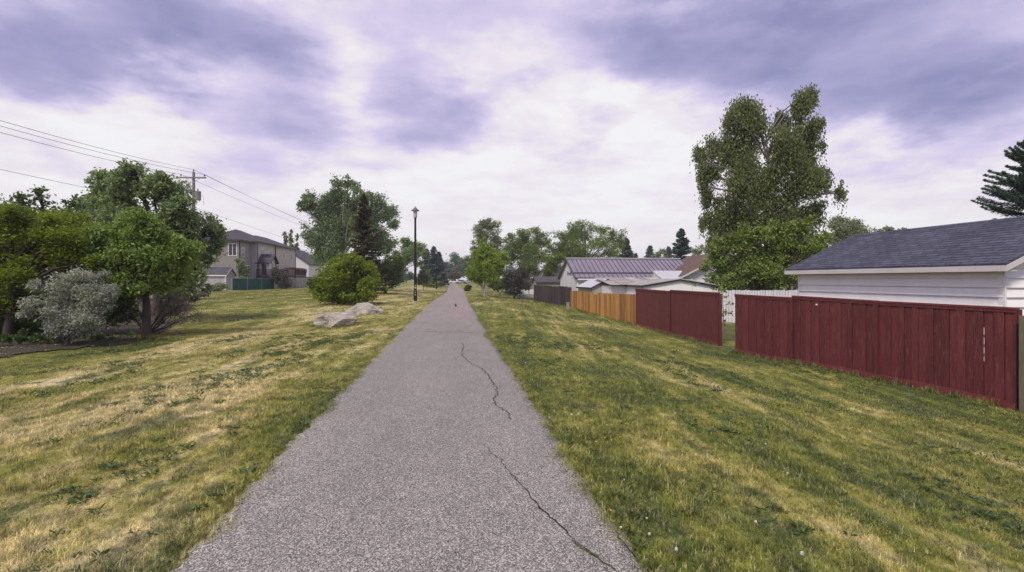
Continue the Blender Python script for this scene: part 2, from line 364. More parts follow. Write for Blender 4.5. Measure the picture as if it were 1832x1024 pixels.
    M['cap'] = simple('lamp_cap', (.17, .14, .14), .45, .1, 4, .1)
    M['concrete'] = simple('concrete', (.42, .40, .37), .9, .15, 8, .1)
    M['trans'] = simple('transformer_grey', (.33, .34, .37), .5, .08, 4, .05)
    M['wire'] = simple('wire', (.03, .03, .035), .6, .1, 4, .1)
    M['ceramic'] = simple('insulator', (.10, .07, .07), .3, .1, 4, .1)
    M['canopy'] = simple('orange_canopy', (.42, .17, .085), .8, .1, 3, .1)
    M['pedestal'] = simple('pedestal_green', (.25, .33, .26), .5, .1, 6, .05)
    t = NT('boulder'); co = t.co('Object'); n1 = t.noise(co, 1.6, 6, .65); n2 = t.noise(co, 14, 5, .7)
    c = t.ramp(n1, [(.32, (.22, .185, .15)), (.47, (.48, .43, .36)), (.68, (.70, .66, .58))]); c = t.scale(c, t.mr(n2, .25, .75, .72, 1.25))
    st = t.noise(t.co('Object', (1, 1, 5)), 2.6, 5, .7); c = t.mix(t.mr(st, .54, .64, 0, .75), c, (.15, .115, .09))
    t.bump(t.ma('ADD', n2, t.ma('MULTIPLY', n1, 2.)), .10, 1.); M['rock'] = t.fin(c, .9)
    for k, c in dict(bark=(.13, .105, .095), barkdark=(.075, .06, .055), birchbark=(.17, .155, .145), stemgrey=(.15, .12, .12), barkpale=(.34, .31, .27)).items():
        M[k] = simple(k, c, .95, .35, 5, .1, dirt=tuple(x * .45 for x in c), grain=(4, 4, .8), bump=.01)
    L_ = dict(ash=((.10, .165, .035), (.20, .26, .07)), olive=((.055, .08, .04), (.13, .16, .08)), lime=((.11, .16, .02), (.22, .26, .03)),
              dgreen=((.03, .052, .018), (.075, .105, .03)), silver=((.30, .32, .30), (.62, .64, .60)), poplar=((.05, .078, .038), (.125, .165, .085)),
              bush=((.075, .12, .014), (.23, .28, .022)), spruceB=((.035, .05, .02), (.115, .09, .032)), spruce=((.018, .032, .028), (.055, .08, .065)),
              bright=((.115, .185, .018), (.24, .31, .035)), greyg=((.12, .15, .08), (.26, .28, .17)), elm=((.055, .09, .02), (.14, .18, .03)),
              birch=((.045, .062, .022), (.125, .145, .045)), maple=((.085, .13, .03), (.20, .24, .06)), lilac=((.05, .045, .04), (.13, .12, .105)),
              far=((.05, .085, .055), (.10, .145, .09)), bluespruce=((.035, .055, .055), (.08, .11, .10)), purple=((.11, .095, .09), (.20, .18, .165)),
              bronze=((.10, .08, .04), (.17, .14, .07)))
    for k, (a, b) in L_.items():
        q = {'silver': .85, 'spruce': 3.0, 'spruceB': 1.6, 'bluespruce': 2.2, 'birch': 1.75, 'poplar': 2.2, 'olive': 2.5, 'elm': 1.8, 'dgreen': 2.0, 'ash': 1.45, 'maple': 1.5, 'bush': 1.15, 'lime': 1.2, 'bronze': 1.1}.get(k, 1.3); a = tuple(x * q for x in a); b = tuple(x * q for x in b); M['L_' + k] = leafmat('leaf_' + k, a, b, .15 if 'spruce' in k else .35)
mats()

# ------------------------------------------------------------------ ground, path, mulch
def grid_mesh(name, xs, ys, zf):
    X, Y = np.meshgrid(xs, ys); Z = zf(X, Y); V = np.stack([X, Y, Z], -1).reshape(-1, 3); nx = len(xs)
    i, j = np.meshgrid(np.arange(nx - 1), np.arange(len(ys) - 1)); a = (j * nx + i).ravel()
    return npmesh(name, V, np.stack([a, a + 1, a + nx + 1, a + nx], -1), smooth=True)
def build_ground():
    ys = np.concatenate([np.arange(-40, 0, 2), np.arange(0, 30, .25), np.arange(30, 80, .6), np.arange(80, 180, 2), np.geomspace(180, 700, 20)])
    xs = np.concatenate([-np.geomspace(700, 40, 24), np.arange(-39, -14, .7), np.arange(-14, 14, .25), np.arange(14, 40, .7), np.geomspace(40, 700, 24)])
    o = link('ground', grid_mesh('ground', xs, ys, lambda X, Y: gz(X, Y) - .035 * (np.abs(X - cen(Y)) < 1.15) * (Y < 165)), M['lawn']); tag(o, kind='structure')
    # path: a strip of worn asphalt with slightly crumbled edges
    ys = np.concatenate([np.arange(-12, 0, .5), np.arange(0, 25, .06), np.arange(25, 60, .3), np.arange(60, 163, 1.)])
    us = np.array([-1.40, -1.36, -1.25, -.9, -.45, 0, .45, .9, 1.25, 1.36, 1.40]); V = []
    c = cen(ys); rg = np.random.default_rng(3)
    wob = lambda s: .026 * np.sin(ys * 3.1 + s) * np.sin(ys * .7) + .016 * np.sin(ys * 9.3 + 2 * s) + .018 * rg.standard_normal(len(ys)) * (ys < 25) - .02
    el, er = wob(1.), wob(4.); zp = zpath(ys); lift = np.interp(ys, [0, 40, 160], [.02, .03, .05])
    for k, u in enumerate(us):
        uu = u - el if u < -1.2 else (u + er if u > 1.2 else u + 0 * ys)
        dz = lift + .012 * (1 - (u / 1.4) ** 2) - (.05 if abs(u) > 1.38 else 0)
        V.append(np.stack([c + uu, ys, zp + dz], -1))
    V = np.stack(V, 1).reshape(-1, 3); n = len(us)
    i, j = np.meshgrid(np.arange(n - 1), np.arange(len(ys) - 1)); a = (j * n + i).ravel()
    path = link('path', npmesh('path', V, np.stack([a, a + 1, a + n + 1, a + n], -1), smooth=True), M['asphalt']); tag(path, kind='structure')
    # cracks, followed point by point
    def crack(name, pts, w0, w1, mat, jig=.018, dz=.005):
        W = [G(*p) for p in pts]; out = []
        for a, b in zip(W, W[1:]):
            k = max(2, int((b - a).length / .045))
            for q in range(k): out.append(a.lerp(b, q / k))
        out.append(W[-1]); V = []; n = len(out)
        for q, p in enumerate(out):
            w = (w0 + (w1 - w0) * q / n) * random.uniform(.35, 1.5) * (.3 if q in (0, n - 1) else 1)
            d = (out[min(q + 1, n - 1)] - out[max(q - 1, 0)]); d.z = 0; d.normalize(); s = Vector((-d.y, d.x, 0))
            p = p + s * random.uniform(-jig, jig)
            for sg in (-1, 1):
                v = p + s * sg * w; u = v.x - float(cen(v.y))
                v.z = float(zpath(v.y)) + float(np.interp(v.y, [0, 40, 160], [.02, .03, .05])) + .012 * (1 - (u / 1.4) ** 2) + dz; V.append(v)
        me = bpy.data.meshes.new(name); me.from_pydata(V, [], [(2 * q, 2 * q + 1, 2 * q + 3, 2 * q + 2) for q in range(n - 1)])
        link(name, me, mat, path)
    crack('crack', [(826, 615), (830, 623), (826, 632), (827, 640), (845, 655), (858, 661), (872, 672), (878, 684), (888, 698), (890, 710), (882, 718), (884, 726), (900, 738), (910, 745), (915, 756)], .007, .007, M['crack'], .022)
    crack('crack', [(868, 805), (880, 819), (898, 830), (903, 845), (928, 868), (948, 888), (958, 905), (978, 928), (995, 945), (1015, 958), (1032, 982), (1060, 1000), (1080, 1015), (1100, 1030)], .004, .007, M['crack'], .016)
    crack('crack', [(720, 594), (738, 594)], .02, .01, M['crack']); crack('crack', [(757, 595), (790, 597), (812, 597), (826, 596), (846, 598), (870, 599)], .02, .015, M['crack'], .04)
    crack('crack', [(1098, 955), (1122, 985), (1140, 1010)], .005, .008, M['crack'], .012)
    crack('moss', [(1026, 975), (1040, 990), (1062, 1001), (1080, 1015), (1100, 1030)], .003, .012, M['moss'], .01, .008)
    return path
MULCH = [G(-260, 680), G(-30, 649), G(0, 643), G(110, 628), (G(200, 622)), G(262, 613), G(310, 590), G(325, 565), G(350, 538), G(330, 528), G(200, 540), G(0, 560), G(-260, 600)]
def in_poly(X, Y, poly):
    r = np.zeros(np.shape(X), bool); n = len(poly)
    for i in range(n):
        a, b = poly[i], poly[(i + 1) % n]
        c = ((a.y > Y) != (b.y > Y)) & (X < (b.x - a.x) * (Y - a.y) / (b.y - a.y + 1e-9) + a.x); r ^= c
    return r
def build_mulch():
    cx_, cy_ = np.meshgrid(np.arange(-40, -4, .16), np.arange(7, 42, .16)); n = cx_.shape[1]
    wob = .3 * np.sin(cx_ * 3 + cy_) + .25 * np.sin(cy_ * 4.3 + cx_ * 6) + .25 * (vnoise(cx_, cy_, 3., 9) - .5)
    ins = in_poly(cx_ + wob * .5, cy_ + wob, MULCH)
    j, i = np.nonzero(ins[:-1, :-1] & ins[1:, :-1] & ins[:-1, 1:] & ins[1:, 1:]); a = j * n + i
    V = np.stack([cx_, cy_, gz(cx_, cy_) + .03], -1).reshape(-1, 3); Fc = np.stack([a, a + 1, a + n + 1, a + n], -1)
    used, inv = np.unique(Fc, return_inverse=True)
    o = link('mulch_bed', npmesh('mulch_bed', V[used], inv.reshape(-1, 4), smooth=True), M['mulch']); tag(o, kind='structure')
    k = 12000; X = RNG.uniform(-24, -8, k); Y = RNG.uniform(9, 26, k); ok = in_poly(X, Y, MULCH); X, Y = X[ok], Y[ok]; k = len(X)
    c = np.stack([X, Y, gz(X, Y) + .05], -1); o = link('bark_chips', leaf_quads('bark_chips', c, .045, .6, RNG, up=2.5, tint=RNG.random(k)), M['chip'])
    tag(o, 'brown and pale bark chips scattered over the planting bed under the left trees', 'bark chips', kind='stuff')

# ------------------------------------------------------------------ foliage
def unit(n, r=RNG):
    v = r.standard_normal((n, 3)); return v / np.linalg.norm(v, axis=1, keepdims=True)
def leaf_quads(name, c, size, aspect, rng, up=.6, tint=None, axis=None):
    """one rhombic leaf per centre, spread in all directions with a bias to face upward"""
    n = len(c); nr = unit(n, rng) + np.array([0, 0, up]); nr /= np.linalg.norm(nr, axis=1, keepdims=True)
    a = np.cross(nr, unit(n, rng)) if axis is None else axis + .35 * rng.standard_normal((n, 3))
    a /= np.linalg.norm(a, axis=1, keepdims=True) + 1e-9; b = np.cross(nr, a); b /= np.linalg.norm(b, axis=1, keepdims=True) + 1e-9
    s = (size * rng.uniform(.6, 1.35, n))[:, None]; fold = nr * s * .12
    V = np.stack([c - a * s / 2, c + b * s * aspect / 2 + fold, c + a * s / 2, c - b * s * aspect / 2 + fold], 1).reshape(-1, 3)
    i = np.arange(n) * 4; return npmesh(name, V, np.stack([i, i + 1, i + 2, i + 3], -1), tint=tint)
DENS = 1.45
def tree(name, label, cat, Y, base, blobs, leaf, bark, n, size, tr=.1, stems=1, aspect=.62, cs=.125, droop=0., shell=.45, up=.6, group=None, fork=.45, depth=.8, seed=None, lean=0., twigs=3, noparts=False, tmix=.5, sub=0):
    """base: photo pixel of the trunk foot; blobs: (px, py, r[, rz]) lobes of the crown at depth Y, all turned into metres at that depth"""
    rng = np.random.default_rng(seed if seed is not None else abs(hash_(name + label)) % 99999)
    b0 = P(base[0], base[1], Y); b0.z = float(gz(b0.x, b0.y)) - .04
    root = thing(name, label, cat, b0, 0, group); k = Y / F
    if size is None: size = .003 * Y
    n = int(n * DENS * (1.25 if Y > 45 else 1)); size *= 1.22 if Y > 25 else 1.08
    cen_, rad, rz = [], [], []
    rm = max(b[2] for b in blobs) * k
    for b in blobs:
        r = b[2] * k; p = P(b[0], b[1], Y); p.y += rng.uniform(-depth, depth) * rm * (1 if r < rm * .95 else .2)
        cen_.append(p - b0); rad.append(r); rz.append((b[3] if len(b) > 3 else b[2]) * k)
    rad = np.array(rad); rz = np.array(rz); C_ = np.array(cen_); wt = rad * rz; wt = wt / wt.sum()
    per = 14; nc = max(len(blobs) * 3, n // per); lobes = []
    for i in range(len(blobs)):          # each lobe of the outline breaks up into boughs of uneven size with air between them
        k_ = int(round(4 + 7 * rad[i] / rm)) + sub
        for _ in range(k_):
            q = unit(1, rng)[0]; f = rng.uniform(.45, .80); g_ = rng.uniform(.28, .52)
            lobes.append((i, *(C_[i] + q * f * np.array([rad[i], rad[i] * .9, rz[i]])), g_ * rad[i], g_ * rz[i], rng.random()))
    lobes = np.array(lobes); LC = lobes[:, 1:4]; lr = lobes[:, 4]; lz = lobes[:, 5]; lw = lr * lz; lw /= lw.sum()
    lob = rng.choice(len(lobes), nc, p=lw); which = lobes[lob, 0].astype(int)
    d = unit(nc, rng); rr = shell + (1 - shell) * rng.random(nc) ** .6; rr *= rng.uniform(.8, 1.12, nc)
    cc = LC[lob] + d * (rr[:, None]) * np.stack([lr[lob], lr[lob], lz[lob]], -1)
    if droop: cc[:, 2] -= rng.random(nc) ** 2 * .35 * rm
    sig = cs * 1.5 * lr[lob] * rng.uniform(.6, 1.6, nc) + .35 * size
    off = rng.standard_normal((nc, per, 3)) * sig[:, None, None]
    if droop: off[:, :, 2] = off[:, :, 2] * (1 + droop) - np.abs(off[:, :, 2]) * droop * .6
    else: off[:, :, 2] *= .7
    pts = (cc[:, None, :] + off).reshape(-1, 3)
    ground = gz(pts[:, 0] + b0.x, pts[:, 1] + b0.y) - b0.z
    tint = np.repeat(np.clip(.5 * rng.beta(1.6, 1.6, nc) + .5 * lobes[lob, 6] + (tmix - .5), 0, 1), per); tint = np.clip(tint + rng.normal(0, .12, len(tint)), 0, 1)
    ok = pts[:, 2] > ground + .05; pts = pts[ok]; tint = tint[ok]
    ax = None
    if droop: ax = np.tile(np.array([[0, 0, -1.]]), (len(pts), 1))
    me = leaf_quads('crown', pts, size, aspect, rng, up, tint, ax)
    mb = MB(); ctr = Vector(C_.T @ wt); topz = max(C_[:, 2] + rz * .4)
    for s in range(stems):
        o = Vector((rng.uniform(-1, 1), rng.uniform(-1, 1), 0)) * (tr * 1.5 if stems > 1 else 0)
        tg = Vector(C_[s % len(C_)]) if stems > 1 else Vector((ctr.x, ctr.y, topz * .86))
        h = tg.z; m1 = o.lerp(tg, .35) + Vector((rng.uniform(-.1, .1) * h * .3, 0, 0)); m2 = o.lerp(tg, .7) + Vector((rng.uniform(-.1, .1) * h * .3, rng.uniform(-.1, .1) * h * .3, 0))
        spine = [o + Vector((0, 0, -.05)), o + Vector((0, 0, .06 * h)), m1, m2, tg]
        mb.tube(spine, [tr * 1.35, tr, tr * .75, tr * .45, tr * .12], 9)
        for i in range(len(C_)):
            if stems > 1 and i % stems != s: continue
            c = Vector(C_[i]); f = min(.92, max(.18, c.z / max(h, .1) * fork)); a = o.lerp(m1, f / .35) if f < .35 else (m1.lerp(m2, (f - .35) / .35) if f < .7 else m2.lerp(tg, (f - .7) / .3))
            if (c - a).length < .05: continue
            mid = a.lerp(c, .5) + Vector((0, 0, (c - a).length * .10)); mb.tube([a, mid, c], [tr * .42, tr * .28, tr * .12], 6)
            cand = np.nonzero(which == i)[0][:twigs * 4]
            for q in cand:
                e = Vector(cc[q]); mb.tube([mid.lerp(c, rng.uniform(.2, 1)), c.lerp(e, .5) + Vector((0, 0, .05 * rad[i])), e], [tr * .13, tr * .09, tr * .04], 4, cap=False)
    if noparts:
        bpy.data.objects.remove(root); o = link(name, me, M[leaf]); o.location = b0; tag(o, label, cat, group); return o
    link('crown', me, M[leaf], root); mb.build('trunk' if stems == 1 else 'stems', M[bark], root)
    return root
def hash_(s):
    h = 7
    for ch in s: h = (h * 131 + ord(ch)) % 1000003
    return h
def spruce(name, label, cat, Y, base, top, halfw, nbk=1., leaf='spruce', n=9000, group=None, seed=1, low=.06, tr=None, ragged=.25, size=None, dead=None):
    """conifer of whorled, drooping boughs; top = pixel of the tip, halfw = half width in pixels at the foot"""
    rng = np.random.default_rng(seed); b0 = P(base[0], base[1], Y); b0.z = float(gz(b0.x, b0.y)) - .04
    Ht = P(top[0], top[1], Y).z - b0.z; Rw = halfw * Y / F; root = thing(name, label, cat, b0, 0, group)
    n = int(n * 2.2); size = size or max(.0068 * Y, .16); pts, axs, tn = [], [], []; mb = MB(); tr = tr or Ht * .014
    lean = P(top[0], top[1], Y).x - b0.x
    mb.tube([(0, 0, -.05), (lean * .5, 0, Ht * .5), (lean, 0, Ht * .985)], [tr * 1.2, tr * .7, tr * .08], 8)
    nb = int((Ht * 12 + 60) * nbk); per = max(6, n // nb)
    for b in range(nb):
        f = low + (1 - low) * ((b + rng.random()) / nb) ** .9; L_ = Rw * (1 - f) ** .82 * rng.uniform(1 - ragged, 1 + ragged * .6) + .02 * Ht * (1 - f) + .03
        az = rng.uniform(0, 2 * math.pi); d = np.array([math.cos(az), math.sin(az), 0]); z0 = Ht * f
        drop = -.28 if f < .6 else (.05 if f < .85 else .5)
        t = rng.random(per) ** .7; side = rng.uniform(-1, 1, per) * (.30 * L_ * (1.05 - t)); s_ = np.array([-d[1], d[0], 0])
        z = z0 + L_ * t * drop + L_ * .22 * t ** 2.2 - np.abs(side) * .25 + rng.normal(0, .012 * Ht * .3, per)
        p = d * (L_ * t)[:, None] + s_ * side[:, None]; p[:, 2] = z; p[:, 0] += lean * f; pts.append(p)
        a = d + s_ * np.sign(side)[:, None] * .8; a[:, 2] = -.15; axs.append(a); tn.append(np.full(per, rng.random()) * .6 + .4 * rng.random(per))
        if b % 2 == 0: mb.tube([(lean * f, 0, z0), tuple(d * L_ * .5 + np.array([lean * f, 0, z0 + L_ * .5 * drop])), tuple(d * L_ * .95 + np.array([lean * f, 0, z0 + L_ * (drop + .2) * .95]))], [tr * .22, tr * .14, tr * .05], 4, cap=False)
    pts = np.concatenate(pts); axs = np.concatenate(axs); tn = np.concatenate(tn)
    link('crown', leaf_quads('crown', pts, size, .34, rng, 1.2, tn, axs), M['L_' + leaf], root); mb.build('trunk', M['barkdark'], root)
    return root

def blades_mesh(name, k, rad, h, w, rng, lean=.6):
    """a tuft of k bent grass blades"""
    x = rng.uniform(-rad, rad, k); y = rng.uniform(-rad, rad, k); az = rng.uniform(0, 2 * np.pi, k); ln = rng.uniform(.1, 1., k) * lean
    hh = h * rng.uniform(.45, 1.2, k); ww = w * rng.uniform(.7, 1.3, k); d = np.stack([np.cos(az), np.sin(az), 0 * az], -1); s = np.stack([-d[:, 1], d[:, 0], 0 * az], -1)
    b = np.stack([x, y, -.01 + 0 * x], -1); m_ = b + d * (hh * ln * .35)[:, None] + np.array([0, 0, 1]) * (hh * .6)[:, None]; t = b + d * (hh * ln)[:, None] + np.array([0, 0, 1]) * (hh * (1 - .25 * ln))[:, None]
    V = np.stack([b - s * ww[:, None] / 2, b + s * ww[:, None] / 2, m_ + s * ww[:, None] * .4, m_ - s * ww[:, None] * .4, t + s * ww[:, None] * .08, t - s * ww[:, None] * .08], 1).reshape(-1, 3)
    i = np.arange(k) * 6; Fc = np.concatenate([np.stack([i, i + 1, i + 2, i + 3], -1), np.stack([i + 3, i + 2, i + 4, i + 5], -1)])
    return npmesh(name, V, Fc)
def scatter(name, label, cat, srcs, pts, scl, mat):
    """one object of countless tufts: geometry nodes instance the source tufts on its points"""
    col = bpy.data.collections.new(name + '_tufts')
    for i, me in enumerate(srcs):
        if not me.materials: me.materials.append(mat)
        col.objects.link(bpy.data.objects.new(name + '_tuft', me))
    me = bpy.data.meshes.new(name); me.vertices.add(len(pts)); me.vertices.foreach_set('co', np.ascontiguousarray(pts, np.float32).ravel())
    a = me.attributes.new('scl', 'FLOAT', 'POINT'); a.data.foreach_set('value', np.ascontiguousarray(scl, np.float32))
    o = link(name, me, mat); tag(o, label, cat, kind='stuff')
    ng = bpy.data.node_groups.new(name + '_nodes', 'GeometryNodeTree'); N = ng.nodes; L = ng.links
    ng.interface.new_socket('Geometry', in_out='INPUT', socket_type='NodeSocketGeometry'); ng.interface.new_socket('Geometry', in_out='OUTPUT', socket_type='NodeSocketGeometry')
    gi = N.new('NodeGroupInput'); go = N.new('NodeGroupOutput'); ip = N.new('GeometryNodeInstanceOnPoints'); ci = N.new('GeometryNodeCollectionInfo')
    ci.inputs['Collection'].default_value = col; ci.inputs['Separate Children'].default_value = True; ci.inputs['Reset Children'].default_value = True
    rv = N.new('FunctionNodeRandomValue'); rv.data_type = 'FLOAT_VECTOR'; rv.inputs[0].default_value = (-.08, -.08, 0); rv.inputs[1].default_value = (.08, .08, 6.28)
    ri = N.new('FunctionNodeRandomValue'); ri.data_type = 'INT'; ri.inputs[4].default_value = 0; ri.inputs[5].default_value = len(srcs) - 1
    na = N.new('GeometryNodeInputNamedAttribute'); na.data_type = 'FLOAT'; na.inputs[0].default_value = 'scl'
    L.new(gi.outputs[0], ip.inputs['Points']); L.new(ci.outputs[0], ip.inputs['Instance']); ip.inputs['Pick Instance'].default_value = True
    L.new(ri.outputs[2], ip.inputs['Instance Index']); L.new(rv.outputs[0], ip.inputs['Rotation']); L.new(na.outputs[0], ip.inputs['Scale']); L.new(ip.outputs[0], go.inputs[0])
    md = o.modifiers.new('tufts', 'NODES'); md.node_group = ng
    return o
def vnoise(X, Y, s, seed=0):
    """cheap value noise"""
    r = np.random.default_rng(seed); T = r.random((64, 64)); x = X * s; y = Y * s; i = np.floor(x).astype(int); j = np.floor(y).astype(int); fx = sm(x - i); fy = sm(y - j)
    g = lambda a, b: T[a % 64, b % 64]
    return (g(i, j) * (1 - fx) + g(i + 1, j) * fx) * (1 - fy) + (g(i, j + 1) * (1 - fx) + g(i + 1, j + 1) * fx) * fy
def lawn_points(n, y0, y1, rng, edge=0.):
    Y = np.sqrt(rng.uniform(max(y0, .1) ** 2, y1 ** 2, n)); X = rng.uniform(-1.06, 1.06, n) * (Y + 1.6); u = X - cen(Y)
    xf = np.interp(Y, [0, 9.1, 16.2, 17.7, 26.2, 43, 56, 57, 200], [11.4, 8.94, 7.03, 7.1, 6.3, 4.86, 2.37, 60, 60])
    ok = (np.abs(u) > 1.38 + edge) & (X < xf - .04) & ~in_poly(X, Y, MULCH)
    return X[ok], Y[ok]
def build_grass():
    rng = np.random.default_rng(11)
    near = [blades_mesh('tuft', 60, .085, h * .74, .0034, rng, l) for h, l in ((.040, .9), (.050, 1.1), (.058, .8), (.036, 1.4), (.065, 1.))]
    X, Y = lawn_points(26000, 1.6, 8.5, rng)
    # ragged fringe over both edges of the path
    k = 8000; Ye = rng.uniform(1.5, 22, k) ** 1; side = rng.choice([-1, 1], k); Xe = cen(Ye) + side * (1.345 + .06 * np.abs(rng.standard_normal(k)))
    X = np.concatenate([X, Xe]); Y = np.concatenate([Y, Ye]); pts = np.stack([X, Y, gz(X, Y)], -1)
    s = .65 + .75 * vnoise(X, Y * .6, 1.6, 1) * vnoise(X, Y, 4.5, 2) * 1.6 + rng.uniform(-.15, .2, len(X)) + .65 * (rng.random(len(X)) < .06); scatter('grass', 'short mown patchy green and straw coloured grass close beside the path', 'grass', near, pts, s, M['blade'])
    mid = [blades_mesh('tuft', 48, .16, h * .8, .0065, rng, l) for h, l in ((.05, .9), (.06, 1.1), (.042, 1.3))]
    X, Y = lawn_points(30000, 8, 22, rng); pts = np.stack([X, Y, gz(X, Y)], -1)
    scatter('grass', 'short mown patchy grass on both slopes around the boulders and the red fence', 'grass', mid, pts, .6 + .7 * vnoise(X, Y * .6, 1.3, 3) + rng.uniform(-.1, .2, len(X)), M['blade'])
    far = [blades_mesh('tuft', 36, .38, .07, .02, rng, 1.) for q in range(3)]
    X, Y = lawn_points(26000, 21, 80, rng); pts = np.stack([X, Y, gz(X, Y)], -1)
    scatter('grass', 'mown yellow green grass further off around the lamp posts and hedges', 'grass', far, pts, rng.uniform(.6, 1.2, len(X)), M['blade'])
    # low dandelion rosettes and clover patches
    ros = []
    for q in range(4):
        k = 16; az = rng.uniform(0, 2 * np.pi, k); d = np.stack([np.cos(az), np.sin(az), rng.uniform(.15, .9, k)], -1); c = d * rng.uniform(.03, .055, k)[:, None]
        ros.append(leaf_quads('rosette', c, .06, .28, rng, 1.1, rng.random(k), d))
    X, Y = lawn_points(60000, 1.8, 16, rng); w = vnoise(X, Y * .45, 1.5, 5) * .6 + vnoise(X, Y * .7, 4.1, 6) * .4; ok = (w > .56) & (rng.random(len(X)) < .42 * np.clip((w - .56) * 6, 0, 1)); X, Y = X[ok], Y[ok]
    scatter('lawn_weeds', 'dark green broadleaf rosettes and clover patches in the lawn', 'weeds', ros, np.stack([X, Y, gz(X, Y) + .012], -1), rng.uniform(.4, 1.0, len(X)), M['weed'])
    # longer unmown grass along fences, pole and trunk feet
    lg = [blades_mesh('tuft', 26, .07, h, .007, rng, .8) for h in (.16, .2, .12)]; pp = []
    def along(a, b, n, off=.1):
        for q in range(n):
            t = rng.random(); p = a.lerp(b, t); x = p.x - abs(rng.normal(0, off)) - .03; y = p.y + rng.normal(0, .05); pp.append((x, y, float(gz(x, y))))
    along(Vector((8.94, 9.1, 0)), Vector((7.03, 16.2, 0)), 170); along(Vector((7.1, 17.7, 0)), Vector((6.3, 26.2, 0)), 130); along(Vector((6.3, 26.2, 0)), Vector((4.86, 43, 0)), 240); along(Vector((4.86, 43, 0)), Vector((2.37, 56, 0)), 260, .25)
    for c, r, n in ((G(262, 606), .3, 40), (G(600, 583), .8, 70), (G(655, 562), .95, 70), (G(743, 541), .35, 30), (G(615, 545), 2.4, 200), (G(868, 527), .8, 60)):
        for q in range(n):
            a = rng.uniform(0, 6.28); x = c.x + math.cos(a) * r * rng.uniform(.85, 1.15); y = c.y + math.sin(a) * r * .7 * rng.uniform(.85, 1.15); pp.append((x, y, float(gz(x, y))))
    pp = np.array(pp); scatter('tall_grass', 'longer uncut grass along the foot of the fences, boulders and trunks', 'grass', lg, pp, rng.uniform(.45, 1.05, len(pp)), M['blade'])
def build_dandelions():
    stem = MB(); stem.tube([(0, 0, 0), (.008, 0, .06), (.004, .004, .11)], [.002, .002, .0016], 5)
    mw = simple('seed_head', (.62, .62, .56), .9, .1, 40); my = simple('dandelion_yellow', (.75, .52, .02), .8, .15, 40); mg = simple('dandelion_stem', (.16, .20, .07), .6, .2, 40)
    def proto(yel, label, group):
        r = thing('dandelion', label, 'dandelion', (0, 0, 0), 0, group); s = MB(); s.tube([(0, 0, -.02), (.008, 0, .06), (.004, .004, .105)], [.0024, .0022, .002], 5); s.build('stem', mg, r)
        h = MB()
        if yel: h.lathe([(.001, .104), (.012, .108), (.019, .116), (.014, .119), (.001, .121)], 12, (.004, .004, 0))
        else:
            for k in range(70):
                d = Vector(unit(1)[0]); c = Vector((.004, .004, .118)); h.add([c + d * .004, c + d * .021 + d.orthogonal() * .004, c + d * .021 - d.orthogonal() * .004], [(0, 1, 2)])
            h.lathe([(.001, .100), (.011, .106), (.016, .118), (.011, .130), (.001, .136)], 10, (.004, .004, 0))
        h.build('flower' if yel else 'seed_head', my if yel else mw, r); return r
    spots = {'R': [(1112, 955), (1158, 938), (1160, 972), (990, 743), (1012, 745), (1021, 751), (1035, 750), (1060, 742), (1086, 768), (1370, 803), (1208, 746), (1098, 850), (1118, 868), (1406, 858), (1209, 1002), (1352, 946), (1440, 1012), (1560, 715), (940, 655)],
             'L': [(540, 690), (537, 699), (533, 706), (437, 758), (460, 752), (471, 741), (35, 690), (518, 712)],
             'Y': [(1066, 800), (1082, 790), (1120, 765), (1278, 890), (1107, 790), (1570, 700), (525, 812), (1092, 925), (1104, 790), (1490, 640)]}
    done = {}
    for key, lab, grp in (('R', 'white dandelion seed head in the grass right of the path', 'dandelion clocks right of the path'), ('L', 'white dandelion seed head in the grass left of the path', 'dandelion clocks left of the path'), ('Y', 'small yellow dandelion flower in the lawn', 'yellow dandelions')):
        pr = proto(key == 'Y', lab, grp)
        nth = ['nearest'] + [w + ' nearest' for w in 'second third fourth fifth sixth seventh eighth ninth tenth eleventh twelfth thirteenth fourteenth fifteenth sixteenth seventeenth eighteenth nineteenth twentieth'.split()]
        for i, s in enumerate(sorted(spots[key], key=lambda q: G(*q).y)):
            g = G(*s); g.z = float(gz(g.x, g.y)); r = pr if i == 0 else pr.copy()
            if i:
                COL.objects.link(r)
                for ch in list(pr.children): c = ch.copy(); COL.objects.link(c); c.parent = r
            sc_ = random.uniform(.45, .8) * (.9 if key == 'Y' else 1); r['label'] = nth[i] + ' to the camera of the ' + {'R': 'white dandelion clocks right of the path', 'L': 'white dandelion clocks left of the path', 'Y': 'yellow dandelions in the lawn'}[key]; r.location = g; sc_ *= .72; r.scale = (sc_,) * 3; r.rotation_euler = (random.uniform(-.2, .2), random.uniform(-.2, .2), random.uniform(0, 6))

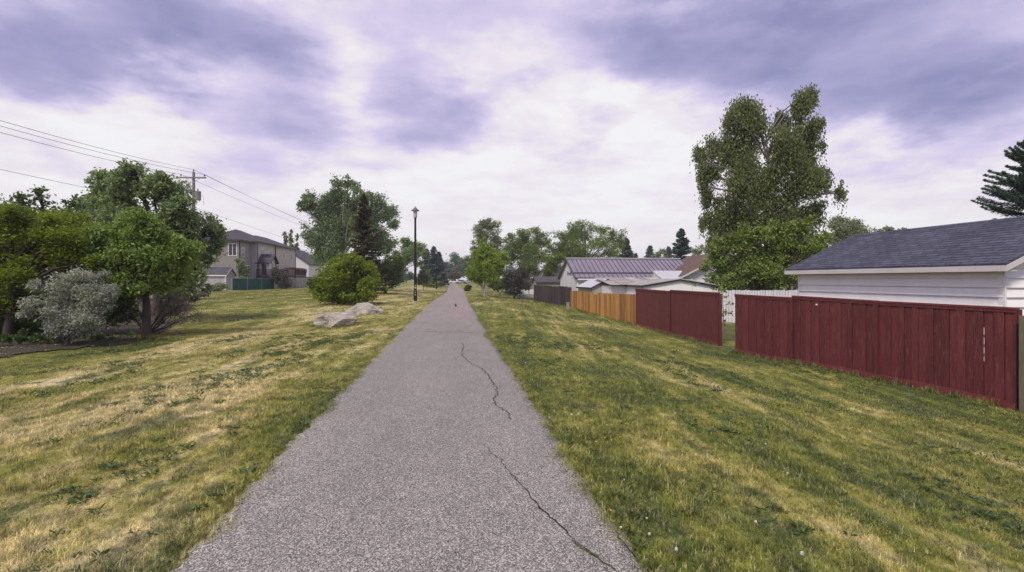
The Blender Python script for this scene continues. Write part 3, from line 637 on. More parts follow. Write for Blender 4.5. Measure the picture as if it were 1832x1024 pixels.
# ------------------------------------------------------------------ fences
def local(A, B):
    """origin and heading of a run from A to B (XY); local x runs along it"""
    d = Vector((B[0] - A[0], B[1] - A[1])); return math.atan2(d.y, d.x), d.length
def board_fence(label, A, B, sections, zA, bw, mat, rail, post, slits=(), backing=True, gapw=0., joint=False, name='wood_fence', cap=True, kick=True, seed=0, gaps=(), side=1, tintr=(0, 1), topjit=.0, lap=.0, group=None, loose=0.):
    """sections: (t0, t1, ztop0, ztop1) along the run; side=+1 when the seen face is local +y"""
    r = random.Random(seed); rz, L = local(A, B); o0 = Vector((A[0], A[1], 0)); root = thing(name, label, 'fence', o0, rz, group)
    def zg(x):
        p = o0 + Vector((math.cos(rz), math.sin(rz), 0)) * x; return float(gz(p.x, p.y))
    for (t0, t1, za, zb) in sections:
        x0, x1 = t0 * L, t1 * L; mb = MB(); x = x0 + .006; n = 0
        while x < x1 - .03:
            w = min(bw * r.uniform(.8, 1.2), x1 - x); g = r.uniform(.005, .010) + gapw
            if any(abs((x + w) / L - q) < w / L * .5 for q in slits): g = .011
            zt = za + (zb - za) * (x - x0) / (x1 - x0) + r.uniform(-topjit, topjit); y = (.012 if (n % 2 and lap) else 0) + r.uniform(0, .004 + loose)
            zb_ = zg(x + w / 2) + (.02 if kick else r.uniform(-.02, .02))
            tl = r.uniform(-.0035, .0035); mb.prism([(x, side * y, zb_), (x + w - g, side * y, zb_), (x + w - g + tl, side * y, zt), (x + tl, side * y, zt)], (0, -side * .018, 0), r.uniform(*tintr)); x += w; n += 1
        if not any(abs((x) / L - q) < .06 * 0 for q in slits):   # second layer of boards closing the joints from behind
            y_ = x0
            while y_ < x1 - .03:
                e = min(y_ + .11, x1)
                sl_ = any(y_ / L - .002 < q + .008 and e / L + .002 > q - .016 for q in slits)
                if sl_:
                    mb.box((y_, min(-side * .0205, -side * .0265), zg(y_) + .03), (e - .001, max(-side * .0205, -side * .0265), -.0 + .12), .2); mb.box((y_, min(-side * .0205, -side * .0265), .80), (e - .001, max(-side * .0205, -side * .0265), za - .07), .2)
                elif backing: mb.prism([(y_, -side * .0205, zg(y_) + .03), (e - .001, -side * .0205, zg(e) + .03), (e - .001, -side * .0205, za + (zb - za) * (e - x0) / (x1 - x0) - .05), (y_, -side * .0205, za + (zb - za) * (y_ - x0) / (x1 - x0) - .05)], (0, -side * .006, 0), .2)
                y_ = e
        mb.build('panel', mat, root)
        for hz in (.3, 1.45):
            back = MB(); back.prism([(x0, -side * .03, za - 1.8 + hz), (x1, -side * .03, zb - 1.8 + hz), (x1, -side * .03, zb - 1.71 + hz), (x0, -side * .03, za - 1.71 + hz)], (0, -side * .038, 0)); back.build('back_rail', mat, root)
        for k, xx in enumerate((x0, x1)):
            pm = MB(); zt = (za, zb)[k] - .005; s = .045; xx = xx + (.05, -.05)[k]; pm.box((xx - s, -side * .14 if side > 0 else .03, zg(xx) - .1), (xx + s, -side * .03 if side > 0 else .14, zt), .4); pm.build('post', post, root)
        if joint and t0 > 0:
            c = MB(); c.box((x0 - .045, min(side * .022, side * .05), zg(x0) + .12), (x0 + .045, max(side * .022, side * .05), max(za, sections[0][2]) - .01), .15); c.build('joint_batten', mat, root)
        if cap:
            c = MB(); c.prism([(x0, side * .035, za), (x1, side * .035, zb), (x1, side * .035, zb + .035), (x0, side * .035, za + .035)], (0, -side * .10, 0)); c.build('cap_rail', rail, root)
            c = MB(); c.prism([(x0, side * .024, za - .06), (x1, side * .024, zb - .06), (x1, side * .024, zb - .002), (x0, side * .024, za - .002)], (0, -side * .006, 0)); c.build('top_trim', mat, root)
        if kick:
            c = MB(); m_ = 8
            for q in range(m_):
                a = x0 + (x1 - x0) * q / m_; b = x0 + (x1 - x0) * (q + 1) / m_
                c.prism([(a, side * .045, zg(a) - .04), (b, side * .045, zg(b) - .04), (b, side * .045, zg(b) + .13), (a, side * .045, zg(a) + .13)], (0, -side * .026, 0), .5)
            c.build('kick_board', rail, root)
    return root, rz, L
def run_point(A, B, t): return (A[0] + (B[0] - A[0]) * t, A[1] + (B[1] - A[1]) * t)
def build_fences():
    A, B = (7.03, 16.2), (8.94, 9.1); L = local(A, B)[1]; t1 = (16.2 - 13.98) / 7.1; t2 = (16.2 - 11.63) / 7.1
    root, rz, L = board_fence('long red stained board fence in front of the white garage, with one open slit', A, B, [(0, t1, 1.15, 1.125), (t1, t2, 1.175, 1.135), (t2, 1, 1.13, 1.115)], 0, .15, M['red'], M['redrail'], M['red'], slits=(.936,), joint=True, seed=4, side=-1, lap=1, tintr=(.15, .9))
    h = MB(); x = L * (t1 + .33 * (t2 - t1)); h.box((x, -.05, .985), (x + .025, -.012, 1.02)); h.build('knot_hole', M['white'], root)
    board_fence('red stained board fence between the cedar fence and the yard opening', (6.3, 26.2), (7.1, 17.7), [(0, .52, 1.15, 1.12), (.52, 1, 1.17, 1.16)], 0, .15, M['red'], M['redrail'], M['red'], joint=True, seed=9, side=-1, tintr=(.3, .75))
    board_fence('new orange cedar board fence between the grey and the red fence', (4.86, 43), (6.3, 26.2), [(0, .44, .72, .76), (.44, .53, .64, .64), (.53, 1, .755, .88)], 0, .30, M['orange'], M['orange'], M['orange'], seed=5, side=-1, cap=False, kick=False, topjit=.012)
    board_fence('weathered dark grey board fence beyond the cedar fence', (2.37, 56.), (4.86, 43), [(0, 1, 1.05, 1.0)], 0, .42, M['greywood'], M['greywood'], M['oldwood'], seed=6, side=-1, cap=False, kick=False, topjit=.04, loose=.02)
    board_fence('old brown grey board fence starting at the right edge beside the red fence', (8.85, 8.98), (10.5, 3.4), [(0, 1, 1.02, 1.02)], 0, .17, M['oldwood'], M['oldwood'], M['oldwood'], seed=8, side=-1, cap=False, kick=False)
    board_fence('white picket fence across the yard behind the opening in the red fence', (17.5, 28.4), (10.9, 27.9), [(0, 1, 1.05, 1.05)], 0, .165, M['whitewood'], M['whitewood'], M['whitewood'], name='picket_fence', backing=False, gapw=.018, seed=2, side=1, cap=False, kick=False, topjit=.02, tintr=(.3, .7))
    # green fabric fence and chain link runs on the left
    zt = 1.78
    def chain(label, A, B, fabric, n, zt):
        rz, L = local(A, B); root = thing('mesh_fence', label, 'fence', (A[0], A[1], 0), rz)
        zg = lambda x: float(gz(A[0] + math.cos(rz) * x, A[1] + math.sin(rz) * x))
        for k in range(n + 1):
            x = L * k / n; m_ = MB(); m_.tube([(x, 0, zg(x) - .1), (x, 0, zt + .04)], .035, 8); m_.build('post', M['galv'], root)
        r = MB(); r.tube([(0, 0, zt), (L, 0, zt)], .022, 6); r.build('top_rail', M['galv'], root)
        if fabric:
            f = MB(); q = 24
            V = [(L * i / q, .03 * math.sin(i * 1.9), (zg(L * i / q) + .05) if j == 0 else zt - .02 - .02 * (i % 3)) for j in (0, 1) for i in range(q + 1)]
            f.add(V, [(i, i + 1, q + 2 + i, q + 1 + i) for i in range(q)]); fo = f.build('fabric', M['greenfab'], root); sl = fo.modifiers.new('t', 'SOLIDIFY'); sl.thickness = .01
        else:
            f = MB(); s = .16; k = int(L / s); h = zt - zg(L / 2) - .1
            for i in range(-int(h / s), k):
                for sg in (1, -1):
                    a = (i * s, zt - h) if sg > 0 else (i * s, zt); b = (i * s + h, zt) if sg > 0 else (i * s + h, zt - h)
                    x0, x1 = max(a[0], 0), min(b[0], L)
                    if x1 <= x0: continue
                    z = lambda x: a[1] + (b[1] - a[1]) * (x - a[0]) / h
                    f.tube([(x0, 0, z(x0)), (x1, 0, z(x1))], .006, 3, cap=False)
            f.build('mesh', M['galv'], root)
        return root
    chain('green privacy fabric on a wire fence beside the small grey shed', (-35.9, 66), (-34.9, 75.5), True, 3, 1.8)
    chain('low chain link fence in front of the grey shed, left of the green fabric', (-36.1, 58.5), (-35.92, 65.9), False, 3, 1.75)
    chain('chain link fence past the green fabric towards the round bush', (-34.88, 75.7), (-35.6, 92), False, 5, 1.8)

# ------------------------------------------------------------------ buildings (local x to the right, local y away along the path)
def windows(root, face, W, L, specs, glass='glass', frame='white'):
    """specs: (offset along the face, sill z, width, height); face: 'y0' (towards camera), 'x1' (towards path from the left), 'x0'"""
    for (s, z, w, h) in specs:
        f = MB(); p = MB(); b = .09; mid = .05
        def bx(m, a0, a1, z0, z1, out0, out1):
            if face == 'y0': m.box((a0, -out1, z0), (a1, -out0, z1))
            elif face == 'x1': m.box((W + out0, a0, z0), (W + out1, a1, z1))
            else: m.box((-out1, a0, z0), (-out0, a1, z1))
        bx(f, s - b, s, z - b, z + h + b, -.02, .06); bx(f, s + w, s + w + b, z - b, z + h + b, -.02, .06)
        bx(f, s, s + w, z + h, z + h + b, -.02, .06); bx(f, s, s + w, z - b, z, -.02, .06)
        if w > .8: bx(f, s + w / 2 - .03, s + w / 2 + .03, z, z + h, -.02, .05)
        bx(p, s, s + w, z, z + h, -.015, .02)
        fo = f.build('window', M[frame], root); p.build('pane', M[glass], fo)
def gable(name, label, cat, loc, rz, W, L, h, rise, ridge='x', wall='white', roof='grroof', ov=.35, fascia='fascia', thick=.1, ridge_at=.5, group=None, gutter=False, z0=-.3):
    root = thing(name, label, cat, loc, rz, group); wl = MB()
    if ridge == 'x':
        m_ = L * ridge_at; prof = [(0, z0), (L, z0), (L, h), (m_, h + rise), (0, h)]; wl.prism([(0, y, z) for y, z in prof], (W, 0, 0))
    else:
        m_ = W * ridge_at; prof = [(0, z0), (W, z0), (W, h), (m_, h + rise), (0, h)]; wl.prism([(x, 0, z) for x, z in prof], (0, L, 0))
    wl.build('wall', M[wall], root); S = (L if ridge == 'x' else W)
    for sgn in (0, 1):
        run = m_ if sgn == 0 else S - m_; sl = rise / run; a = -ov if sgn == 0 else S + ov; za = h - sl * ov + .012; zr = h + rise + .012
        poly = [(a, za), (m_, zr), (m_, zr + thick), (a, za + thick)]; r = MB(); fa = MB()
        if ridge == 'x':
            r.prism([(-ov, y, z) for y, z in poly], (W + 2 * ov, 0, 0)); ro = r.build('roof', M[roof], root)
            fa.box((-ov - .01, a - (.025 if sgn == 0 else -.003), za - .07), (W + ov + .01, a + (-.003 if sgn == 0 else .025), za + thick * .85))
            for xx in (-ov - .022, W + ov + .002): fa.prism([(xx, y, z) for y, z in [(a, za - .06), (m_, zr - .06), (m_, zr + thick * .8), (a, za + thick * .8)]], (.02, 0, 0))
        else:
            r.prism([(x, -ov, z) for x, z in poly], (0, L + 2 * ov, 0)); ro = r.build('roof', M[roof], root)
            fa.box((a - (.025 if sgn == 0 else -.003), -ov - .01, za - .07), (a + (-.003 if sgn == 0 else .025), L + ov + .01, za + thick * .85))
            for yy in (-ov - .022, L + ov + .002): fa.prism([(x, yy, z) for x, z in [(a, za - .06), (m_, zr - .06), (m_, zr + thick * .8), (a, za + thick * .8)]], (0, .02, 0))
        fa.build('fascia', M[fascia], root)
    return root
def hip(root, x0, x1, y0, y1, z, rise, ov, mat, inset, along='y', fascia='trimdark', name='roof'):
    x0 -= ov; x1 += ov; y0 -= ov; y1 += ov; r = MB()
    if along == 'y': a, b = ((x0 + x1) / 2, y0 + inset, z + rise), ((x0 + x1) / 2, y1 - inset, z + rise)
    else: a, b = (x0 + inset, (y0 + y1) / 2, z + rise), (x1 - inset, (y0 + y1) / 2, z + rise)
    V = [(x0, y0, z), (x1, y0, z), (x1, y1, z), (x0, y1, z), a, b]
    F_ = [(0, 1, 4), (1, 2, 5, 4), (2, 3, 5), (3, 0, 4, 5), (0, 3, 2, 1)] if along == 'y' else [(0, 1, 5, 4), (1, 2, 5), (2, 3, 4, 5), (3, 0, 4), (0, 3, 2, 1)]
    r.add(V, F_); ro = r.build(name, M[mat], root)
    f = MB(); f.box((x0 - .02, y0 - .03, z - .16), (x1 + .02, y0 - .002, z + .03)); f.box((x1 + .002, y0, z - .16), (x1 + .03, y1, z + .03)); f.box((x0 - .03, y0, z - .16), (x0 - .002, y1, z + .03)); f.build('gutter', M[fascia], root)
def build_garage():
    g0 = -.72; rz = PR; nx, ny = math.cos(rz), math.sin(rz)      # local x axis in world
    o = Vector((11.38 - .126 * 10.5, 10.5, g0)); L = 6.15; W = 4.2; h = 1.95 - g0 + .01; ov = .3; rise = .98
    root = thing('garage', 'white vinyl sided garage with blue grey shingle roof behind the red fence', 'garage', o, rz)
    w = MB(); lap = .2; n = int(math.ceil((h + rise) / lap)); th = .045     # every course of siding is a tilted board
    core = [(0.03, 0), (W - .03, 0), (W - .03, h), (W / 2, h + rise), (.03, h)]; w.prism([(x, .03, z) for x, z in core], (0, L - .06, 0))
    for k in range(n):
        z0, z1 = k * lap, min((k + 1) * lap, h)
        if z0 < h:
            w.add([(-th, 0, z0), (-th, L, z0), (.0, L, z1), (.0, 0, z1), (.03, 0, z0), (.03, L, z0)], [(0, 3, 2, 1), (0, 1, 5, 4)], random.uniform(.4, .6))
        # gable end towards the camera and the far one
        z1 = min((k + 1) * lap, h + rise); half = lambda z: W / 2 if z <= h else W / 2 * (1 - (z - h) / rise)
        a, b = half(z0), half(z1)
        if z0 < h + rise - .02:
            for yy, s in ((0, -1), (L, 1)): w.add([(W / 2 - a, yy + s * th, z0), (W / 2 + a, yy + s * th, z0), (W / 2 + b, yy, z1), (W / 2 - b, yy, z1), (W / 2 - a, yy - s * .03, z0), (W / 2 + a, yy - s * .03, z0)], [(0, 1, 2, 3), (0, 4, 5, 1)], random.uniform(.4, .6))
    w.build('wall', M['gsiding'], root)
    for (x, y) in ((0, 0), (0, L), (W, 0)):
        c = MB(); s = .035
        c.box((x - s, y - s - (0 if y else .0), 0), (x + .09, y + .012 if not y else y + s, h - .02)) if y else c.box((x - s, y - s, 0), (x + .012, y + .09, h - .02)); c.build('corner_board', M['white'], root)
    ez = h - .02; sl = rise / (W / 2); rdg = h + rise
    for s in (0, 1):
        r = MB(); e = -ov if s == 0 else W + ov; ze = h - sl * ov + .13; cx_ = W / 2
        r.prism([(e, -.28, ze - .02), (cx_, -.28, rdg + .11), (cx_, -.28, rdg + .16), (e, -.28, ze + .035)], (0, L + .56, 0)); r.build('roof', M['garroof'], root)
    f = MB(); ze = h - sl * ov; f.box((-ov - .02, -.3, ze - .01), (-ov + .002, L + .3, ze + .108)); f.build('fascia', M['fascia'], root)
    g = MB(); g.box((-ov + .004, -.27, ze - .005), (-.036, L + .27, ze + .012)); g.build('soffit', M['fascia'], root)
    for yy in (-.30, L + .28):
        f = MB(); 
        for e in (-ov, W + ov): f.prism([(e, yy, ze), (W / 2, yy, rdg - .02), (W / 2, yy, rdg + .105), (e, yy, ze + .11)], (0, .02, 0))
        f.build('rake_board', M['fascia'], root)
    cp = MB(); cp.prism([(W / 2 - .13, -.285, rdg + .105), (W / 2, -.285, rdg + .168), (W / 2 + .13, -.285, rdg + .105), (W / 2, -.285, rdg + .19)], (0, L + .57, 0)); cp.build('ridge_cap', M['garroof'], root)
def build_right_yards():
    g0 = -.72
    # long white house with ribbed metal roof
    o = (6.05, 48., g0); r = gable('bungalow', 'long white bungalow with purple grey ribbed metal roof behind the cedar fence', 'house', o, PR, 11.6, 7.1, 2.55, 1.8, 'x', 'whitesid', 'metalroof', .22, 'trimdark', .09)
    rb = MB(); sl = 1.8 / 3.55; n = 27
    for k in range(n):
        x = -.18 + 11.9 * k / (n - 1); rb.prism([(x, -.22, 2.55 - sl * .22 + .10), (x, 3.55, 4.35 + .10), (x, 3.55, 4.35 + .16), (x, -.22, 2.55 - sl * .22 + .155)], (.05, 0, 0), .5)
    ro = [c for c in r.children if c.name.startswith('roof')][0]; rb.build('rib', M['ribs'], ro)['kind'] = 'stuff'
    b = MB(); b.prism([(-.2, .50, 2.55 + sl * .50 + .11), (-.2, .62, 2.55 + sl * .62 + .11), (-.2, .60, 2.55 + sl * .6 + .19), (-.2, .50, 2.55 + sl * .5 + .18)], (12, 0, 0)); b.build('snow_guard', M['trimdark'], ro)
    b = MB(); b.box((-.2, 3.42, 4.45), (11.8, 3.68, 4.55)); b.build('ridge_cap', M['palemetal'], ro)
    g = MB(); g.box((.0, -.36, 2.30), (11.4, -.25, 2.43)); g.tube([(.9, -.30, 2.32), (.7, -.2, 2.15), (.7, -.06, 2.05), (.7, -.06, .2)], .04, 8); g.build('gutter', M['white'], r)
    k = MB(); k.box((-.06, 2.2, 2.75), (-.02, 2.32, 3.15)); k.box((-.06, 3.4, 2.75), (-.02, 3.52, 3.15)); k.box((-.05, 2.32, 2.92), (-.02, 3.4, 2.98)); k.build('gable_bracket', M['trimdark'], r)
    # back wing of the same yard: white lean-to right of the metal roof
    gable('side_wing', 'white lapped wall with a slanting top between the metal roof and the brown roof', 'shed', (13.35, 45.2, g0), PR, 2.6, 2.3, 2.35, .75, 'x', 'whitesid', 'palemetal', .05, 'white', .05, .95)
    # small shed with pale metal roof
    r = gable('garden_shed', 'small shed with pale metal roof and dark square window over the cedar fence', 'shed', (5.62, 36.1, g0), PR, 2.2, 3.9, 1.80, .55, 'y', 'cream', 'palemetal', .12, 'trimdark', .05)
    windows(r, 'y0', 2.2, 3.9, [(.75, 1.15, .34, .5)], frame='cream')
    v = MB(); v.prism([(.92, -.165, 2.12), (1.28, -.165, 2.12), (1.1, -.165, 2.3)], (0, -.01, 0)); v.build('gable_vent', M['greywood'], r)
    # old corrugated lean-to and its white wall
    t = thing('lean_to', 'white walled lean-to under old weathered corrugated sheets', 'shed', (6.45, 33.4, g0), PR * .4); w = MB(); w.box((0, .2, 0), (4.2, 4.6, 1.93)); w.build('wall', M['white'], t)
    c = MB(); nx = 60
    for s in range(6):
        x0, x1 = -.15 + s * .74, -.15 + (s + 1) * .74 + .05; q = 14; z_ = .0 + .012 * (s % 2)
        V = []
        for j in (0, 1):
            for i in range(q + 1):
                x = x0 + (x1 - x0) * i / q; V.append((x, (-.25 - .12 * random.random() * (j == 0)) if j == 0 else 4.8, (2.02 if j == 0 else 2.50) + z_ + .022 * math.sin(i * math.pi)))
        q1 = q + 1; V2 = [(x, y, z - .02) for x, y, z in V]
        c.add(V + V2, [(i, i + 1, q1 + i + 1, q1 + i) for i in range(q)] + [(2 * q1 + i + 1, 2 * q1 + i, 3 * q1 + i, 3 * q1 + i + 1) for i in range(q)] + [(i, 2 * q1 + i, 2 * q1 + i + 1, i + 1) for i in range(q)], random.random())
    c.build('roof', M['corr'], t)
    rf = MB()
    for k in range(19): x = .05 + k * .225; rf.box((x, -.2 - .05 * random.random(), 1.93 + .0), (x + .1, .19, 2.01), .3)
    rf.build('rafter_end', M['trimdark'], t)['kind'] = 'stuff'
    # white outbuilding with low gable facing the path lawn
    t = gable('outbuilding', 'white outbuilding with very low gable and dark tiled verge behind the red fence', 'shed', (7.55, 29.5, g0), 0.02, 4.15, 5, 1.98, .36, 'y', 'white', 'corr', .1, 'trimdark', .05, .5)
    b = MB()
    for s in (0, 1):
        b = MB()
        for k in range(28):
            x = (k + .2) * 4.35 / 56; z = 1.97 + .36 * x / 2.175; xx = -.1 + x if s == 0 else 4.25 - x; b.box((xx - .03, -.17, z + .05), (xx + .03, -.125, z + .1), .5)
        b.build('verge_tiles', M['palemetal'], t)['kind'] = 'stuff'
    # light grey house with brown roof
    r = gable('brown_roof_house', 'pale grey sided house with brown shingle roof beside the tall birch', 'house', (14.25 + 1.1, 45.6, g0), .02, 7.4, 9, 2.75, 1.95, 'y', 'pale', 'brroof', .5, 'fascia', .12)
    windows(r, 'y0', 7.4, 9, [(.85, 1.5, .85, .62)])
    # three far roofs beyond the dark fence
    r = gable('far_bungalow', 'low grey roofed bungalow with cream wall, left of the white bungalow', 'house', (6.9, 93, -.2), PR, 6.2, 7, 2.35, 1.1, 'x', 'cream', 'grroof', .3, 'white', .1); windows(r, 'y0', 6.2, 7, [(1.1, 1.1, 1.2, .8), (3.6, 1.1, 1.3, .8)])
    r = gable('far_bungalow', 'farther grey roofed bungalow half hidden by the elm trees', 'house', (3.6, 101, -.2), PR, 4.6, 7, 2.2, .95, 'x', 'cream', 'grroof', .3, 'white', .1); windows(r, 'y0', 4.6, 7, [(2.6, 1.1, 1.2, .8)])
    gable('garden_shed', 'cream shed with plain brown grey roof behind the dark board fence', 'shed', (3.0, 62, -.62), PR, 3.1, 3., 1.9, .62, 'x', 'cream', 'grroof', .15, 'trimdark', .08)
    t = thing('panel_fence', 'white lattice panels between grey posts left of the dark board fence', 'fence', (.55, 63, float(gz(.6, 63)) - .1), .02)
    for k in range(3):
        m_ = MB(); x = .15 + k * .72; m_.box((x, 0, .55), (x + .6, .04, 1.15), .5 + .2 * k)
        for q in range(4): m_.box((x + .03 + q * .15, -.015, .56), (x + .07 + q * .15, -.001, 1.14), .8)
        m_.build('panel', M['whitewood'], t)
    for k in range(4): m_ = MB(); x = .06 + k * .72; m_.box((x - .04, -.04, 0), (x + .04, .04, 1.35)); m_.build('post', M['galv'], t)
    m_ = MB(); m_.box((0, -.08, 0), (2.3, .1, .5)); m_.build('base_wall', M['concrete'], t)
def build_townhouses():
    # unit A: taupe end house
    o = Vector((-42.6, 71.6, .1)); W = 4.3; L = 12
    def unit_(label, X, Y, W, L, eave, wall, rise, side_w, front_w, inset, ov=.5):
        r = thing('townhouse', label, 'townhouse', (X, Y, .1), PR); w = MB(); w.box((-4, 0, -.3), (W, L, eave)); w.build('wall', M[wall], r)
        hip(r, -4, W, 0, L, eave + .02, rise, ov, 'twroof', inset); windows(r, 'x1', W, L, side_w); windows(r, 'y0', W, L, front_w)
        for (x, y) in ((W + .02, .15), (W + .02, L - .15)): d = MB(); d.tube([(x + .06, y, 0), (x + .06, y, eave - .1)], .05, 6); d.build('downspout', M['trimdark'], r)
        return r
    a = unit_('taupe two storey end townhouse with lit corner, behind the small grey shed', -42.6, 71.6, 4.3, 5.2, 7.05, 'taupe', 1.7, [(1.0, 4.9, .9, 1.1), (2.3, 1.6, 1.7, 1.9)], [(3.0, 4.9, 1.0, 1.6), (.1, 1.7, .8, 1.3), (1.2, 1.7, 1.2, 1.3)], 3.2)
    unit_('slate and lilac grey townhouse with dark gabled porch, second in the row', -42.5, 76.3, 4.4, 8.2, 7.15, 'lilac', 2.1, [(1.7, 4.9, .9, 1.2), (5.6, 4.9, .9, 1.2)], [], 3.6)
    unit_('tan townhouse at the far end of the row above the wooden fence', -43.6, 84.7, 4.35, 11.6, 7.15, 'tan', 1.9, [(4.0, 5.1, .9, 1.2), (8.6, 5.1, .9, 1.2)], [], 3.6)
    r = gable('end_house', 'white low pitched house past the row of townhouses', 'house', (-50, 104, 0), .02, 8.8, 9, 4.9, 2.9, 'y', 'pale', 'twroof', .4, 'trimdark', .12)
    # porch: thing of the second house
    r = gable('porch', 'white porch with dark steep gabled roof and glazed door on the townhouse deck', 'porch', (-38.05, 77.3, 2.1), PR, 1.5, 2.6, 2.3, 1.0, 'x', 'pale', 'twroof', .45, 'trimdark', .1, z0=-.1)
    windows(r, 'x1', 1.5, 2.6, [(.9, .15, .8, 1.9)]); windows(r, 'y0', 1.5, 2.6, [(.4, .15, .7, 1.8)])
    # decks
    def deck(label, X, Y, W, L, z, rail=1.0):
        t = thing('deck', label, 'deck', (X, Y, .1), PR); p = MB(); p.box((0, 0, z - .2), (W, L, z)); p.build('platform', M['deck'], t)
        for x in (.08, W - .08):
            for y in (.08, L / 2, L - .08): q = MB(); q.box((x - .06, y - .06, -.2), (x + .06, y + .06, z + rail + .05)); q.build('post', M['deck'], t)
        b = MB()
        for k in range(int(L / .14)): y = .15 + k * .14; b.box((W - .06, y, z + .02), (W - .03, y + .06, z + rail), random.random())
        for k in range(int(W / .14)): x = .15 + k * .14; b.box((x, .03, z + .02), (x + .06, .06, z + rail), random.random())
        b.box((W - .1, 0, z + rail + .01), (W, L, z + rail + .06)); b.box((0, 0, z + rail + .01), (W - .11, .1, z + rail + .06)); b.build('railing', M['deck'], t)
        s = MB(); s.box((W - .02, .3, .0), (W + .0, L - .3, z - .22), .3); s.build('skirt', M['beige'], t)
        return t
    deck('dark brown raised deck below the gabled porch of the townhouse', -38.1, 76.6, 2.5, 6.4, 2.0)
    deck('dark deck under the orange canopy of the tan townhouse', -39.3, 87.5, 2.4, 6.5, 2.2)
    t = thing('deck_canopy', 'rust orange privacy canopy on dark posts over the tan townhouse deck', 'canopy', (-38.7, 87.2, 2.3), PR); f = MB(); f.box((0.1, .2, 1.15), (1.7, 5.6, 1.25)); f.box((1.66, .2, .35), (1.7, 5.6, 1.14)); f.build('cloth', M['canopy'], t)
    f = MB(); f.box((-.1, 0, 1.26), (1.85, 6.2, 1.33)); f.build('frame', M['trimdark'], t)
    for y in (.1, 5.9): q = MB(); q.box((1.72, y, 0), (1.8, y + .08, 1.26)); q.build('post', M['trimdark'], t)
    t = thing('patio_chair', 'dark padded patio chair at the right end of the canopied deck', 'chair', (-38.0, 93.2, 2.3), PR); c = MB(); c.box((0, 0, .4), (.6, .6, .5)); c.build('seat', M['trimdark'], t); c = MB(); c.prism([(0, .55, .5), (.6, .55, .5), (.6, .75, 1.2), (0, .75, 1.2)], (0, .08, 0)); c.build('backrest', M['trimdark'], t)
    for x in (.02, .54):
        for y in (.02, .54): c = MB(); c.box((x, y, 0), (x + .05, y + .05, .39)); c.build('leg', M['trimdark'], t)
    board_fence('beige board fence below the tan townhouse behind the round bush', (-36.9, 79.5), (-37.6, 101), [(0, .5, 2.05, 2.05), (.5, 1, 2.1, 2.1)], 0, .5, M['beige'], M['beige'], M['beige'], seed=12, side=1, cap=False, kick=False)
    r = gable('garden_shed', 'grey sided shed with grey shingle roof and white verge beside the green fabric fence', 'shed', (-43.4, 67.6, .1), PR, 5.4, 3.2, 2.15, .95, 'x', 'lilac', 'grroof', .2, 'white', .08)
    d = MB(); d.box((5.36, -.1, 0), (5.5, 0.0, 2.1)); d.build('downspout', M['white'], r)

# ------------------------------------------------------------------ street furniture, pole, wires, rocks, cars
def build_lamps():
    def proto(label, p, top):
        h = top - p.z; r = thing('street_lamp', label, 'street lamp', p, 0, 'path lamp posts'); s = h / 7.4
        m_ = MB(); m_.lathe([(0, 0), (.26, 0), (.26, .07), (.22, .09), (0, .09)], 20); m_.build('footing', M['concrete'], r)
        m_ = MB(); n = 24; V = []
        prof = [(.135, .09), (.135, .75), (.11, .85), (.10, 1.2), (.092, 3), (.075, h - .95), (.085, h - .93), (.085, h - .86), (.06, h - .84)]
        for rr, z in prof:
            for k in range(n): q = rr * (1 if k % 2 else .88); V.append((q * math.cos(2 * math.pi * k / n), q * math.sin(2 * math.pi * k / n), z))
        m_.add(V, [(i * n + k, i * n + (k + 1) % n, (i + 1) * n + (k + 1) % n, (i + 1) * n + k) for i in range(len(prof) - 1) for k in range(n)]); m_.build('post', M['black'], r)
        m_ = MB(); m_.lathe([(0, h - .85), (.12, h - .84), (.135, h - .80), (.155, h - .32), (.15, h - .31), (0, h - .31)], 20); m_.build('lantern', M['lampglass'], r)
        m_ = MB(); m_.lathe([(.31, h - .32), (.315, h - .30), (.20, h - .20), (.13, h - .13), (.11, h - .10), (.05, h - .07), (.05, h - .02), (.03, h), (0, h + .03), ], 24); m_.lathe([(.31, h - .32), (0, h - .30)], 24); m_.build('cap', M['cap'], r)
        return r
    p = G(743, 541); p.z = float(gz(p.x, p.y)); top = EYE + (HY - 370) * p.y / F
    a = proto('tall black lamp post with pale lantern and white stickers, nearest along the path', p, top)
    for z, w, hh in ((1.05, .09, .07), (.88, .05, .02), (.55, .10, .03), (1.2, .03, .1), (.70, .03, .08)):
        m_ = MB(); m_.box((-w / 2 + .02, -.145, z), (w / 2 + .02, -.138, z + hh)); m_.build('sticker', M['white'], a)
    for (px, Y, lab) in ((780.5, 92, 'black lamp post farther along the path, second from the camera'), (789, 150, 'small distant black lamp post before the last bend of the path')):
        c = a.copy(); COL.objects.link(c); q = P(px, 500, Y); q.z = float(gz(q.x, q.y)); c.location = q; c['label'] = lab
        for ch in list(a.children):
            if ch.name.startswith('sticker'): continue
            d = ch.copy(); COL.objects.link(d); d.parent = c
